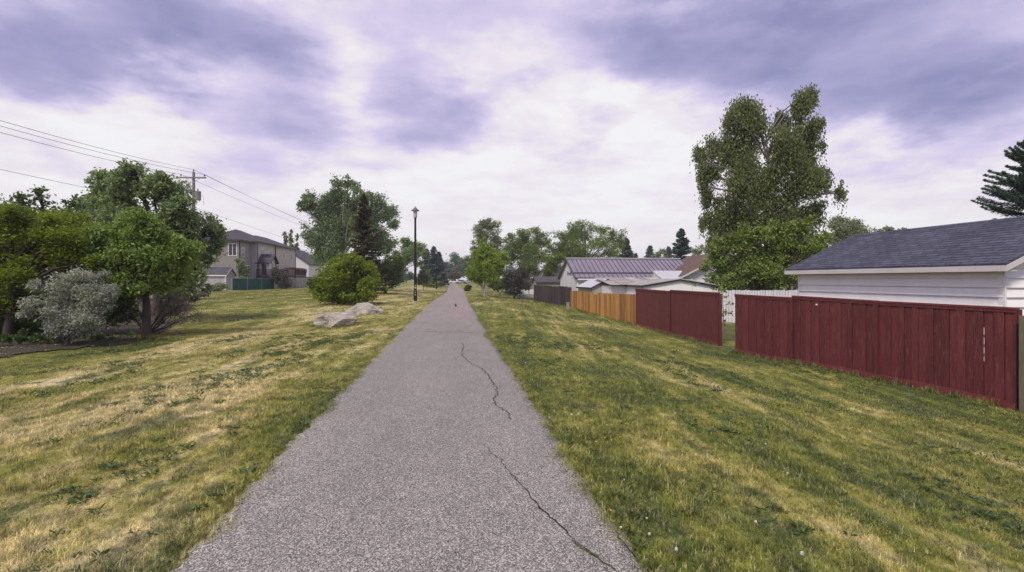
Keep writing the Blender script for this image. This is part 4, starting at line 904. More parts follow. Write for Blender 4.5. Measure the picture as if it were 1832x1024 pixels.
def build_pole():
    Y = 50; X = (346.5 - CX) / F * Y; g = float(gz(X, Y)); H = EYE + (HY - 308) * Y / F - g
    r = thing('utility_pole', 'grey wooden utility pole with crossarm and transformer above the left trees', 'utility pole', (X, Y, g), R(4))
    m_ = MB(); m_.tube([(0, 0, -.1), (0, 0, H * .5), (0, 0, H)], [.19, .16, .12], 12); m_.build('mast', M['pole'], r)
    za = H - .58; m_ = MB(); m_.box((-1.22, -.20, za - .07), (1.25, -.125, za + .07)); m_.build('crossarm', M['pole'], r)
    for s in (-1, 1): m_ = MB(); m_.tube([(s * .65, -.16, za - .05), (0, -.15, za - .55)], .018, 6); m_.build('brace', M['galv'], r)
    ins = [(-1.1, -.16, za + .07), (0, 0, H), (1.1, -.16, za + .07)]
    for p in ins: m_ = MB(); m_.lathe([(.02, 0), (.025, .10), (.07, .11), (.08, .14), (.05, .17), (.065, .2), (.045, .25), (0, .27)], 12, p); m_.build('insulator', M['ceramic'], r)
    m_ = MB(); c = (.42, -.05, H - 2.75); m_.lathe([(0, 0), (.25, 0), (.27, .04), (.27, .80), (.29, .82), (.29, .86), (.1, .92), (0, .92)], 18, c); tr = m_.build('transformer', M['trans'], r)
    m_ = MB(); m_.lathe([(.03, .9), (.06, .94), (.05, 1.0), (.06, 1.06), (.03, 1.12), (0, 1.13)], 10, c); m_.tube([(c[0] + .27, c[1], c[2] + .6), (c[0] + .55, c[1], c[2] + .2), (c[0] + .5, c[1], c[2] - .5)], .012, 5); m_.build('bushing', M['ceramic'], tr)
    m_ = MB(); m_.box((.1, -.1, H - 2.6), (.2, .0, H - 2.45)); m_.box((.1, -.1, H - 2.15), (.2, 0, H - 2.0)); m_.build('bracket', M['galv'], r)
    Wm = Matrix.Rotation(R(4), 3, 'Z'); base = Vector((X, Y, g))
    def wire(label, a, p0, p1, sag=.5, rad=.014, name='power_line'):
        """p0: where the line leaves the picture on the left (nearer pole), p1: towards the far pole"""
        m_ = MB()
        for A, B, sg in ((p0, a, sag * 1.5), (a, p1, sag)):
            if A is None or B is None: continue
            pts = [A.lerp(B, t / 24) - Vector((0, 0, sg * 4 * (t / 24) * (1 - t / 24))) for t in range(25)]; m_.tube(pts, rad, 5)
        tag(m_.build(name, M['wire']), label, 'power line')
    w = lambda p: base + Wm @ Vector(p)
    near = lambda px, py, Y_: P(px, py, Y_)
    far = lambda dx, dz: Vector((X - .126 * 75 + dx, Y + 75, g + H + dz))
    tops = [w((p[0], p[1], p[2] + .24)) for p in ins]
    def left(a, py, dx):   # the span continues past the frame: aim so that it crosses the picture's left edge at row py
        e = P(-4, py, 28.4 + dx); d = e - a; return a + d * 1.9 + Vector((0, 0, .6))
    wire('upper power line over the left trees to the top of the utility pole', tops[1], left(tops[1], 203, 0), far(0, -.2), .45)
    wire('power line from the right end of the crossarm, running just under the upper line', tops[2], left(tops[2], 211, 1), far(1.1, -.6), .5)
    wire('lowest of the three crossarm power lines, from its left end', tops[0], left(tops[0], 224, -.6), far(-1.1, -.6), .45)
    t4 = w((0, -.13, H - 3.4)); wire('thin telephone line below the power lines, entering the left tree', t4, left(t4, 298, 0), Vector((X - 9.4, Y + 75, g + 7.2)), .3, .012, 'telephone_line')
    t5 = w((0, -.13, H - 4.6)); wire('lowest telephone line vanishing behind the leftmost foliage', t5, left(t5, 354, 0), Vector((X - 9.4, Y + 75, g + 6.3)), .3, .012, 'telephone_line')
def rock(label, Y, pts, bot, seed):
    """convex boulder from outline points given as (px, py, depth offset m); rough faces by displacement"""
    rng = random.Random(seed); c = G(*bot); Y = c.y; c.z = float(gz(c.x, c.y))
    bm = bmesh.new()
    for (x, y, d) in pts: p = P(x, y, Y + d); bm.verts.new(p - c)
    bmesh.ops.convex_hull(bm, input=bm.verts); bmesh.ops.bevel(bm, geom=list(bm.edges) + list(bm.verts), offset=.016, segments=1, affect='EDGES')
    bmesh.ops.triangulate(bm, faces=bm.faces)
    for _ in range(3): bmesh.ops.subdivide_edges(bm, edges=[e for e in bm.edges if e.calc_length() > .05], cuts=1, use_grid_fill=True)
    bmesh.ops.triangulate(bm, faces=bm.faces); bm.normal_update()
    from mathutils import noise
    for v in bm.verts:
        q = v.co + Vector((seed, 0, 0)); v.co += v.normal * (.035 * noise.noise(q * 2.4) + .024 * noise.noise(q * 7) + .013 * noise.noise(q * 19) - .07 * abs(noise.noise(q * 1.9 + Vector((5, 2, 1)))) - .03 * abs(noise.noise(Vector((q.x * 2, q.y * 2, q.z * 11)))))
    me = bpy.data.meshes.new('boulder'); bm.to_mesh(me); bm.free(); o = link('boulder', me, M['rock']); o.location = c; tag(o, label, 'boulder')
def build_rocks():
    rock('pale angular boulder with a flat sloping top, nearer the camera', 0,
         [(560, 568, .3), (561, 580, .25), (572, 589, 0), (591, 591, -.25), (592, 586, -.3), (606, 574, -.25), (616, 570, -.2), (583, 565, -.1), (575, 561, .35), (582, 558.5, .6), (604, 558, .6), (629, 559, .5), (639, 567, .25), (640, 572, .2), (632, 583, .1), (612, 588, .0), (600, 590, .9), (570, 588, 1.0), (634, 586, .8), (592, 572, -.22)], (598, 585), 3)
    rock('brown layered boulder with a ridge, behind the pale one', 0,
         [(613, 559, .1), (624, 551, .3), (640, 542, .4), (652, 540, .3), (659, 540, .5), (672, 546, .7), (688, 557, .6), (684, 568, .4), (655, 566, -.4), (636, 566, -.3), (615, 565, .0), (656, 552, -.3), (625, 563, 1.2), (680, 566, 1.3), (650, 543, 1.0)], (650, 563), 9)
def build_cars():
    glass = M['glass']; tyre = M['black']
    def car(label, px, Y, rz, mat, kind='car'):
        p = P(px, 500, Y); p.z = float(gz(p.x, p.y)); r = thing('parked_car', label, 'car', p, rz, 'cars parked at the far end')
        b = MB(); prof = [(-2.1, .3), (2.15, .3), (2.2, .7), (1.9, .86), (1.0, .95), (.45, 1.42), (-1.1, 1.45), (-1.8, 1.0), (-2.15, .9)]
        b.prism([(x, -.85, z) for x, z in prof], (0, 1.7, 0)); bo = b.build('body', mat, r)
        w = MB(); w.prism([(x, -.862, z) for x, z in [(.85, .98), (.38, 1.36), (-1.05, 1.38), (-1.55, 1.02)]], (0, 1.724, 0)); w.build('window', glass, r)
        for x in (-1.35, 1.35):
            for y in (-.87, .67): t = MB(); t.tube([(x, y, .32), (x, y + .2, .32)], .32, 14); t.build('wheel', tyre, r)
        return r
    wc = simple('car_white', (.75, .76, .8), .25, .03, 2, .02); sc_ = simple('car_silver', (.35, .38, .45), .3, .03, 2, .02); dc = simple('car_dark', (.06, .06, .09), .3, .03, 2, .02)
    car('small white car parked far off, leftmost at the end of the path', 792, 186, R(15), wc); car('white car parked far off in the middle beyond the path end', 813, 205, R(5), wc); car('silver blue car parked far off beside the bright green tree', 828, 190, R(-20), sc_)
    car('dark car parked far off, right of the leftmost white one', 800.5, 215, R(20), dc)
    b = thing('park_barrier', 'low wooden barrier rail across the far end of the path', 'barrier', P(806, 500, 176), 0); b.location.z = float(gz(b.location.x, 176))
    for k in range(5): m_ = MB(); m_.box((-.06 + k * .8, 0, 0), (.06 + k * .8, .12, .8)); m_.build('post', M['beige'], b)
    m_ = MB(); m_.box((-.1, -.06, .6), (3.4, -.002, .78)); m_.build('rail', M['whitewood'], b)
def build_small():
    p = gp(P(1016, 500, 40.5).x, 40.5); t = thing('cable_pedestal', 'small pale green utility pedestal at the joint of grey and cedar fences', 'pedestal', p, .1)
    m_ = MB(); m_.box((-.11, -.1, -.05), (.11, .1, .46)); m_.build('case', M['pedestal'], t); m_ = MB(); m_.box((-.13, -.12, .462), (.13, .12, .53)); m_.build('lid', M['pedestal'], t)
    # small ground squirrel standing upright on the path
    g = G(815.5, 550); g.z = float(zpath(g.y)) + .04; me = bpy.data.meshes.new('ground_squirrel')
    V = [(0, 0, .05), (0, .005, .11), (0, 0, .155), (0, -.03, .178), (.03, -.03, .01), (-.03, -.03, .01), (.02, -.035, .10), (-.02, -.035, .10), (0, .07, .012)]
    me.from_pydata(V, [(0, 1), (1, 2), (2, 3), (0, 4), (0, 5), (1, 6), (1, 7), (0, 8)], []); o = link('ground_squirrel', me, simple('fur', (.10, .075, .055), .9, .2, 20)); o.location = g; o.rotation_euler = (0, 0, .6)
    sk = o.modifiers.new('skin', 'SKIN'); rr = [.042, .034, .022, .012, .012, .012, .009, .009, .010]
    for i, v in enumerate(me.skin_vertices[0].data if me.skin_vertices else []): v.radius = (rr[i] * 1., rr[i] * 1.)
    tag(o, 'small brown ground squirrel standing upright on the path', 'animal')
def build_sapling(label, Y, px, y0, y1, n, leaf='maple', name='sapling'):
    b = P(px, y0, Y); b.z = float(gz(b.x, b.y)); h = P(px, y1, Y).z - b.z; rng = np.random.default_rng(int(px)); r = thing(name, label, 'sapling', b)
    m_ = MB(); pts, ax = [], []
    m_.tube([(0, 0, 0), (.05, 0, h * .5), (-.03, 0, h)], [.02, .014, .004], 6)
    for k in range(14):
        z = h * rng.uniform(.15, 1); d = unit(1, rng)[0]; d[2] = abs(d[2]) * .5; ln = h * .22 * rng.uniform(.5, 1); e = np.array([0, 0, z]) + d * ln
        m_.tube([(0, 0, z), tuple(e)], [.006, .003], 4, cap=False)
        for q in range(n // 14): pts.append(np.array([0, 0, z]) + d * ln * rng.uniform(.3, 1.05) + rng.normal(0, .05, 3))
    m_.build('stem', M['barkpale'], r); pts = np.array(pts); link('leaves', leaf_quads('leaves', pts, .12, .6, rng, .8, rng.random(len(pts))), M['L_' + leaf], r)

# ------------------------------------------------------------------ planting list (photo pixels at a stated distance)
def build_trees():
    # left group
    tree('ash_tree', 'fresh green leafy tree with a straight bare trunk at the mulch edge, nearest left', 'tree', 16.2, (262, 606),
         [(258, 462, 56, 50), (215, 450, 38, 40), (300, 455, 40, 42), (235, 412, 34, 28), (280, 410, 30, 28), (222, 500, 30, 22), (288, 502, 32, 22), (200, 475, 24), (308, 488, 22), (258, 515, 26, 12), (318, 440, 20), (208, 425, 20)],
         'L_ash', 'barkdark', 26000, .125, tr=.14, aspect=.42, cs=.14, seed=3, fork=.75, twigs=5)
    tree('silver_poplar', 'taller grey green tree behind the fresh green one, its top open against the sky', 'tree', 21, (285, 590),
         [(162, 335, 26), (165, 314, 14, 18), (200, 325, 24, 18), (255, 330, 38, 34), (258, 308, 22, 16), (215, 350, 32), (305, 345, 34, 34), (325, 328, 18), (340, 380, 30), (358, 412, 26, 28), (190, 380, 42), (250, 395, 50, 34), (320, 405, 40), (150, 365, 28), (372, 440, 16, 16), (340, 450, 34, 34), (345, 488, 28, 28), (330, 515, 24, 16), (325, 465, 30)],
         'L_olive', 'barkdark', 24000, .15, tr=.17, aspect=.42, cs=.14, seed=5, fork=.55, twigs=5)
    tree('honey_locust', 'yellow green feathery tree filling the left edge of the picture', 'tree', 15.6, (12, 606),
         [(30, 395, 46, 30), (80, 400, 46, 26), (125, 430, 50, 30), (30, 445, 60, 42), (80, 470, 50, 30), (-20, 510, 46, 46), (150, 465, 40, 26), (168, 425, 30, 22), (-60, 430, 70), (15, 530, 34, 22), (110, 395, 24, 14), (-30, 375, 40, 22), (50, 500, 34, 22), (190, 470, 18, 16)],
         'L_lime', 'barkdark', 32000, .10, tr=.13, aspect=.4, cs=.14, seed=8, up=1.4, fork=.6, twigs=4, depth=.5)
    tree('elm_tree', 'dark grey green tree at the back of the left group', 'tree', 24, (110, 585),
         [(95, 362, 20), (120, 360, 26, 20), (70, 365, 16, 14), (60, 400, 50, 36), (110, 420, 60, 50), (30, 440, 60, 50), (90, 500, 60, 50), (170, 440, 40, 40), (10, 500, 60, 60), (180, 500, 50, 50)],
         'L_dgreen', 'barkdark', 14000, .17, tr=.18, seed=12, cs=.14)
    tree('silver_bush', 'silvery white leaved bush under the left trees', 'bush', 14.4, (118, 610),
         [(105, 530, 30, 28), (140, 512, 34, 28), (170, 530, 30, 32), (78, 540, 20, 18), (120, 562, 40, 26), (80, 566, 20, 16), (66, 512, 9, 12), (58, 562, 8, 8), (155, 495, 20, 10), (185, 525, 18, 22), (165, 570, 30, 18), (130, 590, 34, 14), (100, 585, 26, 14)],
         'L_silver', 'stemgrey', 13000, .085, tr=.03, stems=5, aspect=.36, seed=21, cs=.16, shell=.3, fork=.4, tmix=.4, depth=.5)
    tree('dark_shrub', 'dark leafy shrub in the shade behind the silvery bush', 'bush', 16.8, (150, 600), [(150, 545, 60, 44), (200, 550, 40, 36), (90, 560, 50, 36), (40, 560, 50, 44), (215, 520, 30, 34), (-20, 560, 50, 50)], 'L_dgreen', 'barkdark', 10000, .11, tr=.03, stems=4, seed=23)
    tree('bare_shrub', 'thin purple grey twiggy shrub behind the bare trunk', 'bush', 17.4, (262, 600), [(300, 560, 32, 26), (325, 550, 26, 22), (250, 565, 22, 22), (310, 535, 30, 20), (335, 565, 12, 14), (232, 545, 14, 20)], 'L_purple', 'barkdark', 2600, .07, tr=.03, stems=6, aspect=.3, seed=27, cs=.3, twigs=9, fork=.2)
    tree('low_shrub', 'low grey leaved shrub in front of the utility pole foot', 'bush', 33, (335, 541), [(325, 528, 20, 12), (345, 530, 18, 10), (365, 528, 9, 6), (305, 530, 12, 9)], 'L_purple', 'stemgrey', 2400, .10, tr=.02, stems=4, seed=29)
    tree('low_shrub', 'pale green low shrub at the corner of the small grey shed', 'bush', 62, (392, 522), [(380, 516, 10, 6), (395, 514, 12, 7), (374, 518, 8, 4)], 'L_greyg', 'stemgrey', 1500, None, tr=.02, stems=3, seed=31)
    tree('hedge', 'dark low hedge behind the ash tree beside the shed', 'hedge', 40, (335, 530), [(330, 505, 24, 22), (300, 500, 30, 28), (350, 515, 12, 14), (270, 510, 30, 24)], 'L_dgreen', 'barkdark', 4500, .16, tr=.03, stems=4, seed=33)
    for i, (px, hpx) in enumerate(((30, 8), (95, 7), (-20, 9), (185, 6), (232, 5))):
        tree('undergrowth', ('sparse ground plants under the leftmost tree', 'low leafy plants at the foot of the silvery bush', 'leafy ground plants at the very left edge of the mulch', 'low plants in the mulch between the silvery bush and the bare trunk', 'low plants just left of the bare trunk of the fresh green tree')[i], 'plants', 14.4 + i * .5, (px, 612), [(px - 18, 606, 14, hpx), (px + 4, 604, 9, hpx + 4), (px + 26, 607, 10, hpx - 2), (px - 40, 607, 8, hpx)], 'L_dgreen', 'stemgrey', 700, .075, tr=.01, stems=3, seed=40 + i)
    # round bush and the poplar group
    tree('round_bush', 'round yellow green bush standing alone behind the boulders', 'bush', 34, (612, 546),
         [(612, 497, 44, 34), (580, 505, 30, 30), (645, 500, 34, 30), (600, 475, 30, 16), (628, 476, 28, 17), (562, 515, 14, 18), (668, 515, 18, 18), (600, 530, 40, 13), (645, 528, 34, 11), (655, 480, 16, 10), (678, 522, 9, 8)],
         'L_bush', 'barkdark', 20000, .13, tr=.05, stems=6, seed=50, cs=.15, shell=.72, tmix=.5)
    tree('poplar_tree', 'broad many lobed grey green poplar behind the round bush', 'tree', 62, (610, 512),
         [(557, 360, 17, 20), (575, 385, 24), (615, 340, 22, 20), (590, 362, 20), (640, 358, 24), (672, 362, 18, 17), (695, 380, 18, 22), (706, 405, 11, 14), (600, 400, 40), (650, 400, 44), (565, 420, 24), (595, 440, 36), (545, 372, 9, 11), (640, 335, 10), (660, 345, 8), (625, 328, 12, 10), (680, 430, 26), (570, 455, 20), (548, 405, 9, 8), (695, 440, 16), (620, 470, 30)],
         'L_poplar', 'barkpale', 32000, .19, tr=.24, seed=54, cs=.15, shell=.4, sub=4, depth=.5)
    spruce('spruce_tree', 'dark spruce with a browned top in front of the poplar', 'spruce tree', 52, (650, 516), (650, 350), 46, 1., 'spruceB', 12000, seed=61, low=.05, ragged=.3)
    tree('understory_tree', 'dark low tree at the right foot of the browned spruce', 'tree', 56, (690, 517), [(680, 485, 30, 26), (700, 470, 20, 24), (665, 500, 20, 14), (705, 498, 18, 14)], 'L_dgreen', 'barkdark', 6000, .17, tr=.1, seed=63)
    tree('maple_tree', 'open crowned tree right behind the nearest lamp post', 'tree', 76, (702, 520), [(725, 440, 16, 14), (745, 445, 16, 13), (735, 460, 22), (715, 470, 14), (750, 470, 10), (705, 455, 10), (760, 455, 7), (725, 428, 8)], 'L_olive', 'barkdark', 6500, .19, tr=.14, seed=66, cs=.14)
    tree('sapling_tree', 'small pale green tree just right of the nearest lamp post', 'tree', 80, (757, 516), [(757, 492, 10, 14), (752, 502, 9, 8), (763, 500, 7, 9)], 'L_greyg', 'barkdark', 1500, None, tr=.05, seed=67)
    spruce('spruce_tree', 'grey green spruce, left one of the three behind the second lamp post', 'spruce tree', 112, (764, 511), (763, 447), 20, 1., 'bluespruce', 4500, seed=71)
    spruce('spruce_tree', 'tallest narrow spruce, middle of the three behind the second lamp post', 'spruce tree', 105, (776, 511), (776, 443), 18, 1., 'bluespruce', 4500, seed=72)
    spruce('spruce_tree', 'right spruce of the three, between the two far lamp posts', 'spruce tree', 120, (786, 510), (785, 452), 16, 1., 'bluespruce', 3500, seed=73)
    tree('low_hedge', 'bright low bushes at the foot of the three spruces', 'bush', 104, (770, 514), [(764, 509, 9, 4), (778, 508, 10, 5)], 'L_lime', 'barkdark', 1200, None, tr=.03, stems=3, seed=74)
    for i, (bx, by, Y, bl, lf, lab) in enumerate((
        (815, 502, 235, [(815, 466, 14, 16), (800, 480, 12, 14), (830, 475, 12, 16), (812, 485, 20, 12)], 'far', 'distant blue green tree above the end of the path'),
        (795, 502, 215, [(793, 480, 8, 12), (799, 488, 8, 10)], 'far', 'distant dark tree left of the path end'),
        (835, 503, 200, [(838, 478, 9, 14), (842, 490, 8, 10)], 'far', 'distant tree half hidden by the bright green tree'),
        (712, 507, 170, [(706, 492, 12, 9), (722, 490, 10, 10), (735, 494, 10, 8)], 'far', 'hazy far tree line left of the nearest lamp post'),
        (560, 507, 130, [(548, 470, 12, 14), (560, 480, 12, 16), (536, 480, 10, 14)], 'far', 'grey green tree beyond the townhouses'),
        (790, 503, 250, [(790, 486, 14, 12), (808, 490, 12, 9), (774, 488, 12, 12)], 'far', 'low distant tree closing the view left of the parked cars'),
        (848, 503, 255, [(845, 486, 14, 12), (828, 489, 12, 9), (862, 488, 12, 12)], 'far', 'low distant tree closing the view right of the parked cars'),
        (905, 505, 150, [(890, 488, 16, 14), (915, 490, 16, 14), (940, 490, 14, 12)], 'far', 'dark distant tree mass behind the purple leaved bush'),
        (818, 501, 185, [(806, 493, 7, 6), (818, 494, 6, 5)], 'bronze', 'small brownish saplings before the distant cars'),
        )): tree('distant_tree', lab, 'tree', Y, (bx, by), bl, 'L_' + lf, 'barkdark', 1800, .0028 * Y, tr=.2, seed=80 + i, cs=.18)
    for i, (px, y0) in enumerate(((511, 414), (520, 411), (531, 420))):
        tree('columnar_poplar', ('left', 'middle and brightest', 'right')[i] + ' of three narrow columnar poplars beyond the townhouse roofs', 'tree', 128, (px, 506), [(px, y0 + 8 + k * 11, 3.2 + k * .5, 9) for k in range(7)], ('L_dgreen', 'L_bush', 'L_dgreen')[i], 'barkdark', 1500, .3, tr=.12, seed=90 + i, depth=.2)
    tree('yard_tree', 'small green tree against the lit corner of the taupe townhouse', 'tree', 69.5, (431, 516), [(428, 472, 7, 10), (432, 488, 9, 12), (436, 502, 10, 9), (424, 465, 4, 5)], 'L_olive', 'barkdark', 1800, .17, tr=.05, seed=95)
    tree('dark_vine', 'dark purple brown shrub climbing over the green fabric fence', 'bush', 75.5, (503, 516), [(500, 485, 14, 14), (510, 500, 10, 14), (492, 495, 8, 14), (505, 508, 12, 8)], 'L_lilac', 'barkdark', 3200, .16, tr=.04, stems=4, seed=97)
    # right of the path
    tree('aspen_tree', 'pale trunked bright green tree leaning over the lawn right of the path bend', 'tree', 58, (868, 529),
         [(868, 480, 26, 24), (850, 485, 16, 20), (888, 470, 20), (872, 450, 18, 16), (858, 460, 14), (900, 462, 13), (855, 500, 12, 10), (880, 500, 20, 10), (860, 430, 9, 10), (843, 498, 7, 9), (897, 482, 12)], 'L_bright', 'barkpale', 12000, .16, tr=.12, stems=2, seed=101, cs=.14)
    tree('poplar_tree', 'tall grey green poplar rising behind the bright green tree', 'tree', 80, (870, 519), [(872, 400, 14, 12), (862, 420, 16, 20), (885, 412, 12, 16), (850, 440, 10, 14), (880, 440, 20), (845, 465, 9, 12), (890, 430, 8, 10), (865, 470, 20, 24)], 'L_greyg', 'barkpale', 9000, .19, tr=.14, seed=103, cs=.16)
    tree('lilac_bush', 'dark rounded purple leaved bush beside the white lattice panels', 'bush', 60, (920, 531), [(925, 498, 20, 18), (912, 505, 14, 16), (938, 508, 12, 14), (920, 520, 16, 9), (930, 485, 12, 7)], 'L_lilac', 'barkdark', 6500, .15, tr=.06, stems=3, seed=105, shell=.7)
    tree('broad_elm', 'dark green tree between the bright aspen and the big elm', 'tree', 92, (945, 515), [(935, 420, 18, 14), (955, 415, 16, 13), (915, 430, 14, 14), (940, 445, 28, 24), (970, 430, 14, 16), (960, 460, 24, 22), (925, 470, 20, 22), (950, 485, 20, 14), (908, 455, 12, 18)], 'L_elm', 'barkdark', 11000, .21, tr=.2, seed=107, cs=.16)
    tree('broad_elm', 'largest rounded elm directly above the metal roof', 'tree', 98, (1040, 515), [(1020, 415, 22, 16), (1050, 412, 24, 18), (1080, 420, 20), (1000, 430, 18, 20), (1035, 440, 36, 28), (1075, 445, 30, 26), (1100, 425, 16, 15), (1112, 440, 12, 20), (1000, 460, 24, 26), (1055, 470, 34, 22), (1105, 462, 16, 16), (985, 445, 10, 20), (1040, 400, 14, 8)], 'L_elm', 'barkdark', 17000, .21, tr=.28, seed=109, cs=.15)
    tree('yard_tree', 'bright small tree in front of the low grey bungalows', 'tree', 88, (990, 512), [(985, 475, 18, 16), (1000, 465, 12, 14), (975, 490, 10, 10)], 'L_bush', 'barkdark', 3200, .2, tr=.1, seed=111)
    spruce('spruce_tree', 'thin spruce against the sky at the right shoulder of the largest elm', 'spruce tree', 108, (1122, 510), (1121, 428), 26, 1., 'spruce', 3500, seed=113)
    for i, (px, top, hw, lf) in enumerate(((1163, 441, 22, 'bluespruce'), (1196, 443, 18, 'bluespruce'), (1137, 455, 14, 'bluespruce'))):
        spruce('distant_spruce', ('hazy spruce above the middle of the metal roof', 'hazy spruce just left of the lone dark spruce', 'small hazy spruce right of the elm')[i], 'spruce tree', 140 + i * 6, (px, 508), (px, top), hw, 1., lf, 2200, seed=115 + i)
    tree('distant_tree', 'pale thin crowned tree between two hazy spruces above the metal roof', 'tree', 135, (1180, 508), [(1178, 455, 9, 9), (1188, 452, 8, 10), (1172, 465, 9, 9), (1190, 468, 14, 9), (1150, 466, 12, 7)], 'L_greyg', 'barkpale', 2200, .3, tr=.1, seed=119)
    spruce('spruce_tree', 'lone dark pointed spruce between the metal roof and the brown roof', 'spruce tree', 82, (1221, 508), (1219, 411), 40, 1., 'spruce', 6500, seed=121)
    tree('pale_tree', 'pale thin leaved tree over the ridge of the brown roof', 'tree', 62, (1258, 508), [(1250, 448, 12, 10), (1268, 450, 14, 12), (1282, 445, 12, 12), (1240, 462, 9, 8), (1262, 466, 18, 10)], 'L_greyg', 'barkpale', 2600, .15, tr=.1, seed=123, cs=.14)
    # the tall birch and the young maples at its foot
    bl = [(1335, 185, 26, 22), (1322, 215, 26, 34), (1350, 215, 24, 34), (1435, 175, 17, 16), (1420, 200, 22, 26), (1447, 165, 9, 10), (1405, 215, 18, 24), (1462, 225, 16, 22), (1445, 235, 26, 32), (1280, 250, 13, 18), (1262, 275, 16, 20), (1300, 265, 28, 32), (1340, 265, 34, 38), (1395, 265, 34, 40), (1440, 285, 30, 36), (1250, 295, 7, 10), (1275, 310, 20, 30), (1320, 325, 34, 38), (1370, 330, 36, 40), (1425, 335, 34, 36), (1465, 320, 17, 26), (1484, 345, 10, 16), (1470, 365, 14, 18), (1270, 350, 15, 20), (1300, 375, 32, 34), (1350, 385, 36, 36), (1410, 385, 36, 34), (1455, 385, 22, 26), (1275, 395, 16, 20), (1265, 330, 8, 12), (1300, 215, 8, 12), (1475, 255, 7, 10), (1290, 430, 26, 36), (1340, 440, 32, 40), (1400, 435, 32, 40), (1455, 430, 22, 34), (1350, 490, 34, 26), (1420, 480, 30, 26), (1300, 480, 20, 24)]
    tree('birch_tree', 'very tall dark leaved weeping birch with two tops, right of the path', 'tree', 31, (1362, 520), bl, 'L_birch', 'birchbark', 66000, .12, tr=.17, seed=131, cs=.14, droop=1.2, sub=3, aspect=.55, shell=.35, fork=.8, twigs=4, up=.2)
    tree('young_maple', 'bright green leafy maple crowding the foot of the birch, over the red fence opening', 'tree', 29.3, (1330, 560), [(1300, 470, 26, 26), (1328, 430, 22, 30), (1310, 505, 28, 20), (1350, 490, 34, 28), (1285, 440, 14, 18), (1362, 415, 20, 28), (1280, 500, 14, 16), (1320, 518, 22, 10), (1368, 510, 24, 14), (1345, 455, 24), (1268, 478, 9, 12)], 'L_maple', 'barkdark', 14000, .12, tr=.08, stems=3, seed=133, cs=.14)
    tree('young_maple', 'bright green leafy maple at the foot of the birch touching the garage roof', 'tree', 28.6, (1400, 556), [(1425, 420, 20, 30), (1450, 440, 20, 24), (1398, 450, 26, 30), (1435, 470, 26, 24), (1468, 430, 12, 18), (1390, 495, 28, 20), (1425, 492, 24, 20), (1462, 475, 12, 18), (1395, 405, 14, 18), (1445, 400, 12, 16)], 'L_maple', 'barkdark', 11000, .12, tr=.08, stems=3, seed=135, cs=.14)
    tree('greyish_tree', 'grey green tree beyond the garage between birch and roof slope', 'tree', 58, (1515, 505), [(1510, 398, 20, 14), (1530, 402, 20, 12), (1495, 415, 16, 20), (1520, 420, 26, 18), (1545, 412, 12, 8), (1500, 440, 20, 14)], 'L_greyg', 'barkdark', 6000, .15, tr=.15, seed=137, cs=.15)
    tree('distant_tree', 'small tree tops peeking over the garage roof ridge', 'tree', 75, (1590, 505), [(1565, 415, 8, 7), (1590, 413, 12, 7), (1605, 412, 6, 5), (1578, 430, 20, 10)], 'L_greyg', 'barkdark', 1500, .2, tr=.15, seed=139)
    spruce('spruce_tree', 'large dark spruce behind the garage, cut by the right edge of the picture', 'spruce tree', 26, (1856, 520), (1848, 250), 190, 2.2, 'spruce', 60000, seed=141, low=.12, ragged=.3, size=.15)
    tree('reddish_shrub', 'small rust brown shrub on the lawn right of the far path', 'bush', 84, (838, 521), [(838, 514, 4, 4), (836, 517, 4, 3)], 'L_bronze', 'stemgrey', 500, None, tr=.03, stems=2, seed=143)
    tree('dark_hedge', 'dark shaded hedge behind the pale trunks of the aspen', 'hedge', 70, (895, 521), [(888, 510, 14, 9), (904, 508, 14, 10)], 'L_dgreen', 'barkdark', 3000, .2, tr=.04, stems=3, seed=145)
    build_sapling('thin sapling with pale leaves in the opening of the red fence', 18.9, 1292, 612, 505, 170, 'maple')
    build_sapling('small sprig of leaves rising over the red fence top', 21.8, 1239, 600, 508, 110, 'bush')
    # row of background trees closing the horizon beyond the yards
    bg = [(-2, 150), (60, 150), (140, 150), (420, 150), (470, 160), (600, 165), (660, 160), (1000, 175), (1060, 170), (1150, 180), (1300, 175), (1380, 170), (1450, 170), (1540, 160), (1640, 150), (1740, 140), (1830, 140)]
    side = ('left', 'right')
    lab = ['distant tree behind the left edge foliage', 'distant tree behind the yellow green locust', 'distant tree behind the silver poplar', 'distant tree directly behind the taupe townhouse', 'distant tree behind the tan townhouse', 'distant tree behind the round bush', 'distant tree behind the browned spruce', 'distant tree behind the far bungalows', 'distant tree behind the big elm', 'distant tree behind the hazy spruces', 'distant tree behind the young maples', 'distant tree behind the birch', 'distant tree behind the left garage corner', 'distant tree behind the garage roof slope', 'distant tree behind the middle of the garage', 'distant tree behind the garage wall end', 'distant tree behind the right edge spruce']
    for i, (px, Y) in enumerate(bg):
        px2 = px; tree('distant_tree', lab[i], 'tree', Y, (px2, 502), [(px2, 484, 18, 12), (px2 - 20, 488, 16, 10), (px2 + 20, 487, 16, 10), (px2 + 38, 491, 12, 8), (px2 - 36, 491, 12, 8), (px2, 497, 26, 6), (px2 - 40, 497, 24, 6), (px2 + 40, 497, 24, 6)], 'L_far', 'barkdark', 1700, .6, tr=.25, seed=200 + i)

import sys
build_ground(); build_mulch(); build_fences(); build_garage(); build_right_yards(); build_townhouses()
build_lamps(); build_pole(); build_rocks(); build_cars(); build_small()
build_trees(); build_grass(); build_dandelions()

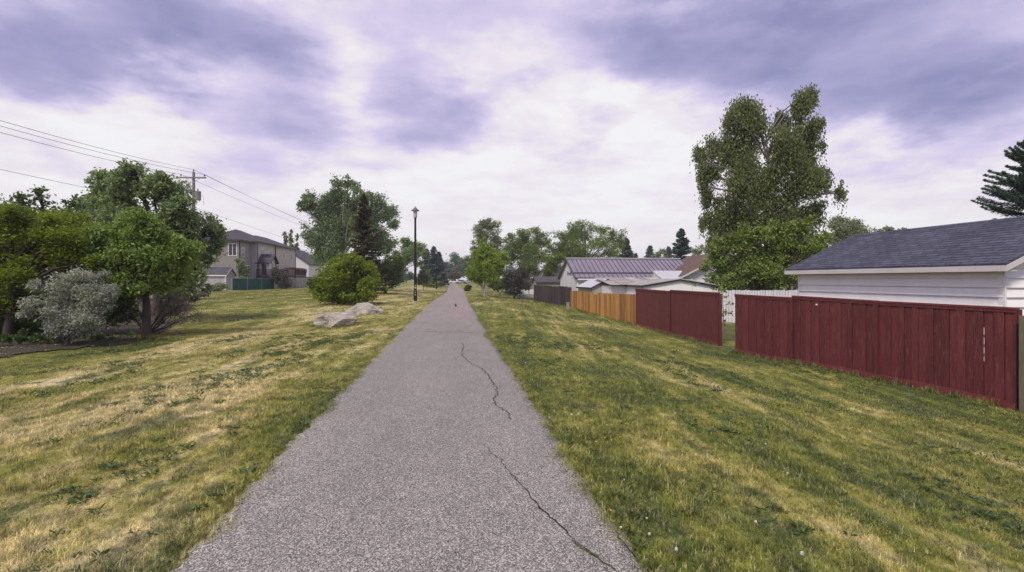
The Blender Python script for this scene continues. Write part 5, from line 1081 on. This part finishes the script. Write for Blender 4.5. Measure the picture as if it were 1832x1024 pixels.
def build_haze():
    t = NT('air'); t.N.remove(t.bsdf); v = t.N.new('ShaderNodeVolumePrincipled'); v.inputs['Color'].default_value = (.86, .86, .92, 1); v.inputs['Density'].default_value = .0006; v.inputs['Anisotropy'].default_value = .2
    t.L.new(v.outputs[0], t.out.inputs['Volume']); m_ = MB(); m_.box((-710, -75, -2.2), (710, 710, 24)); o = m_.build('haze', t.m); tag(o, kind='stuff', label='pale summer haze in the air over the whole park', cat='haze')
build_haze()
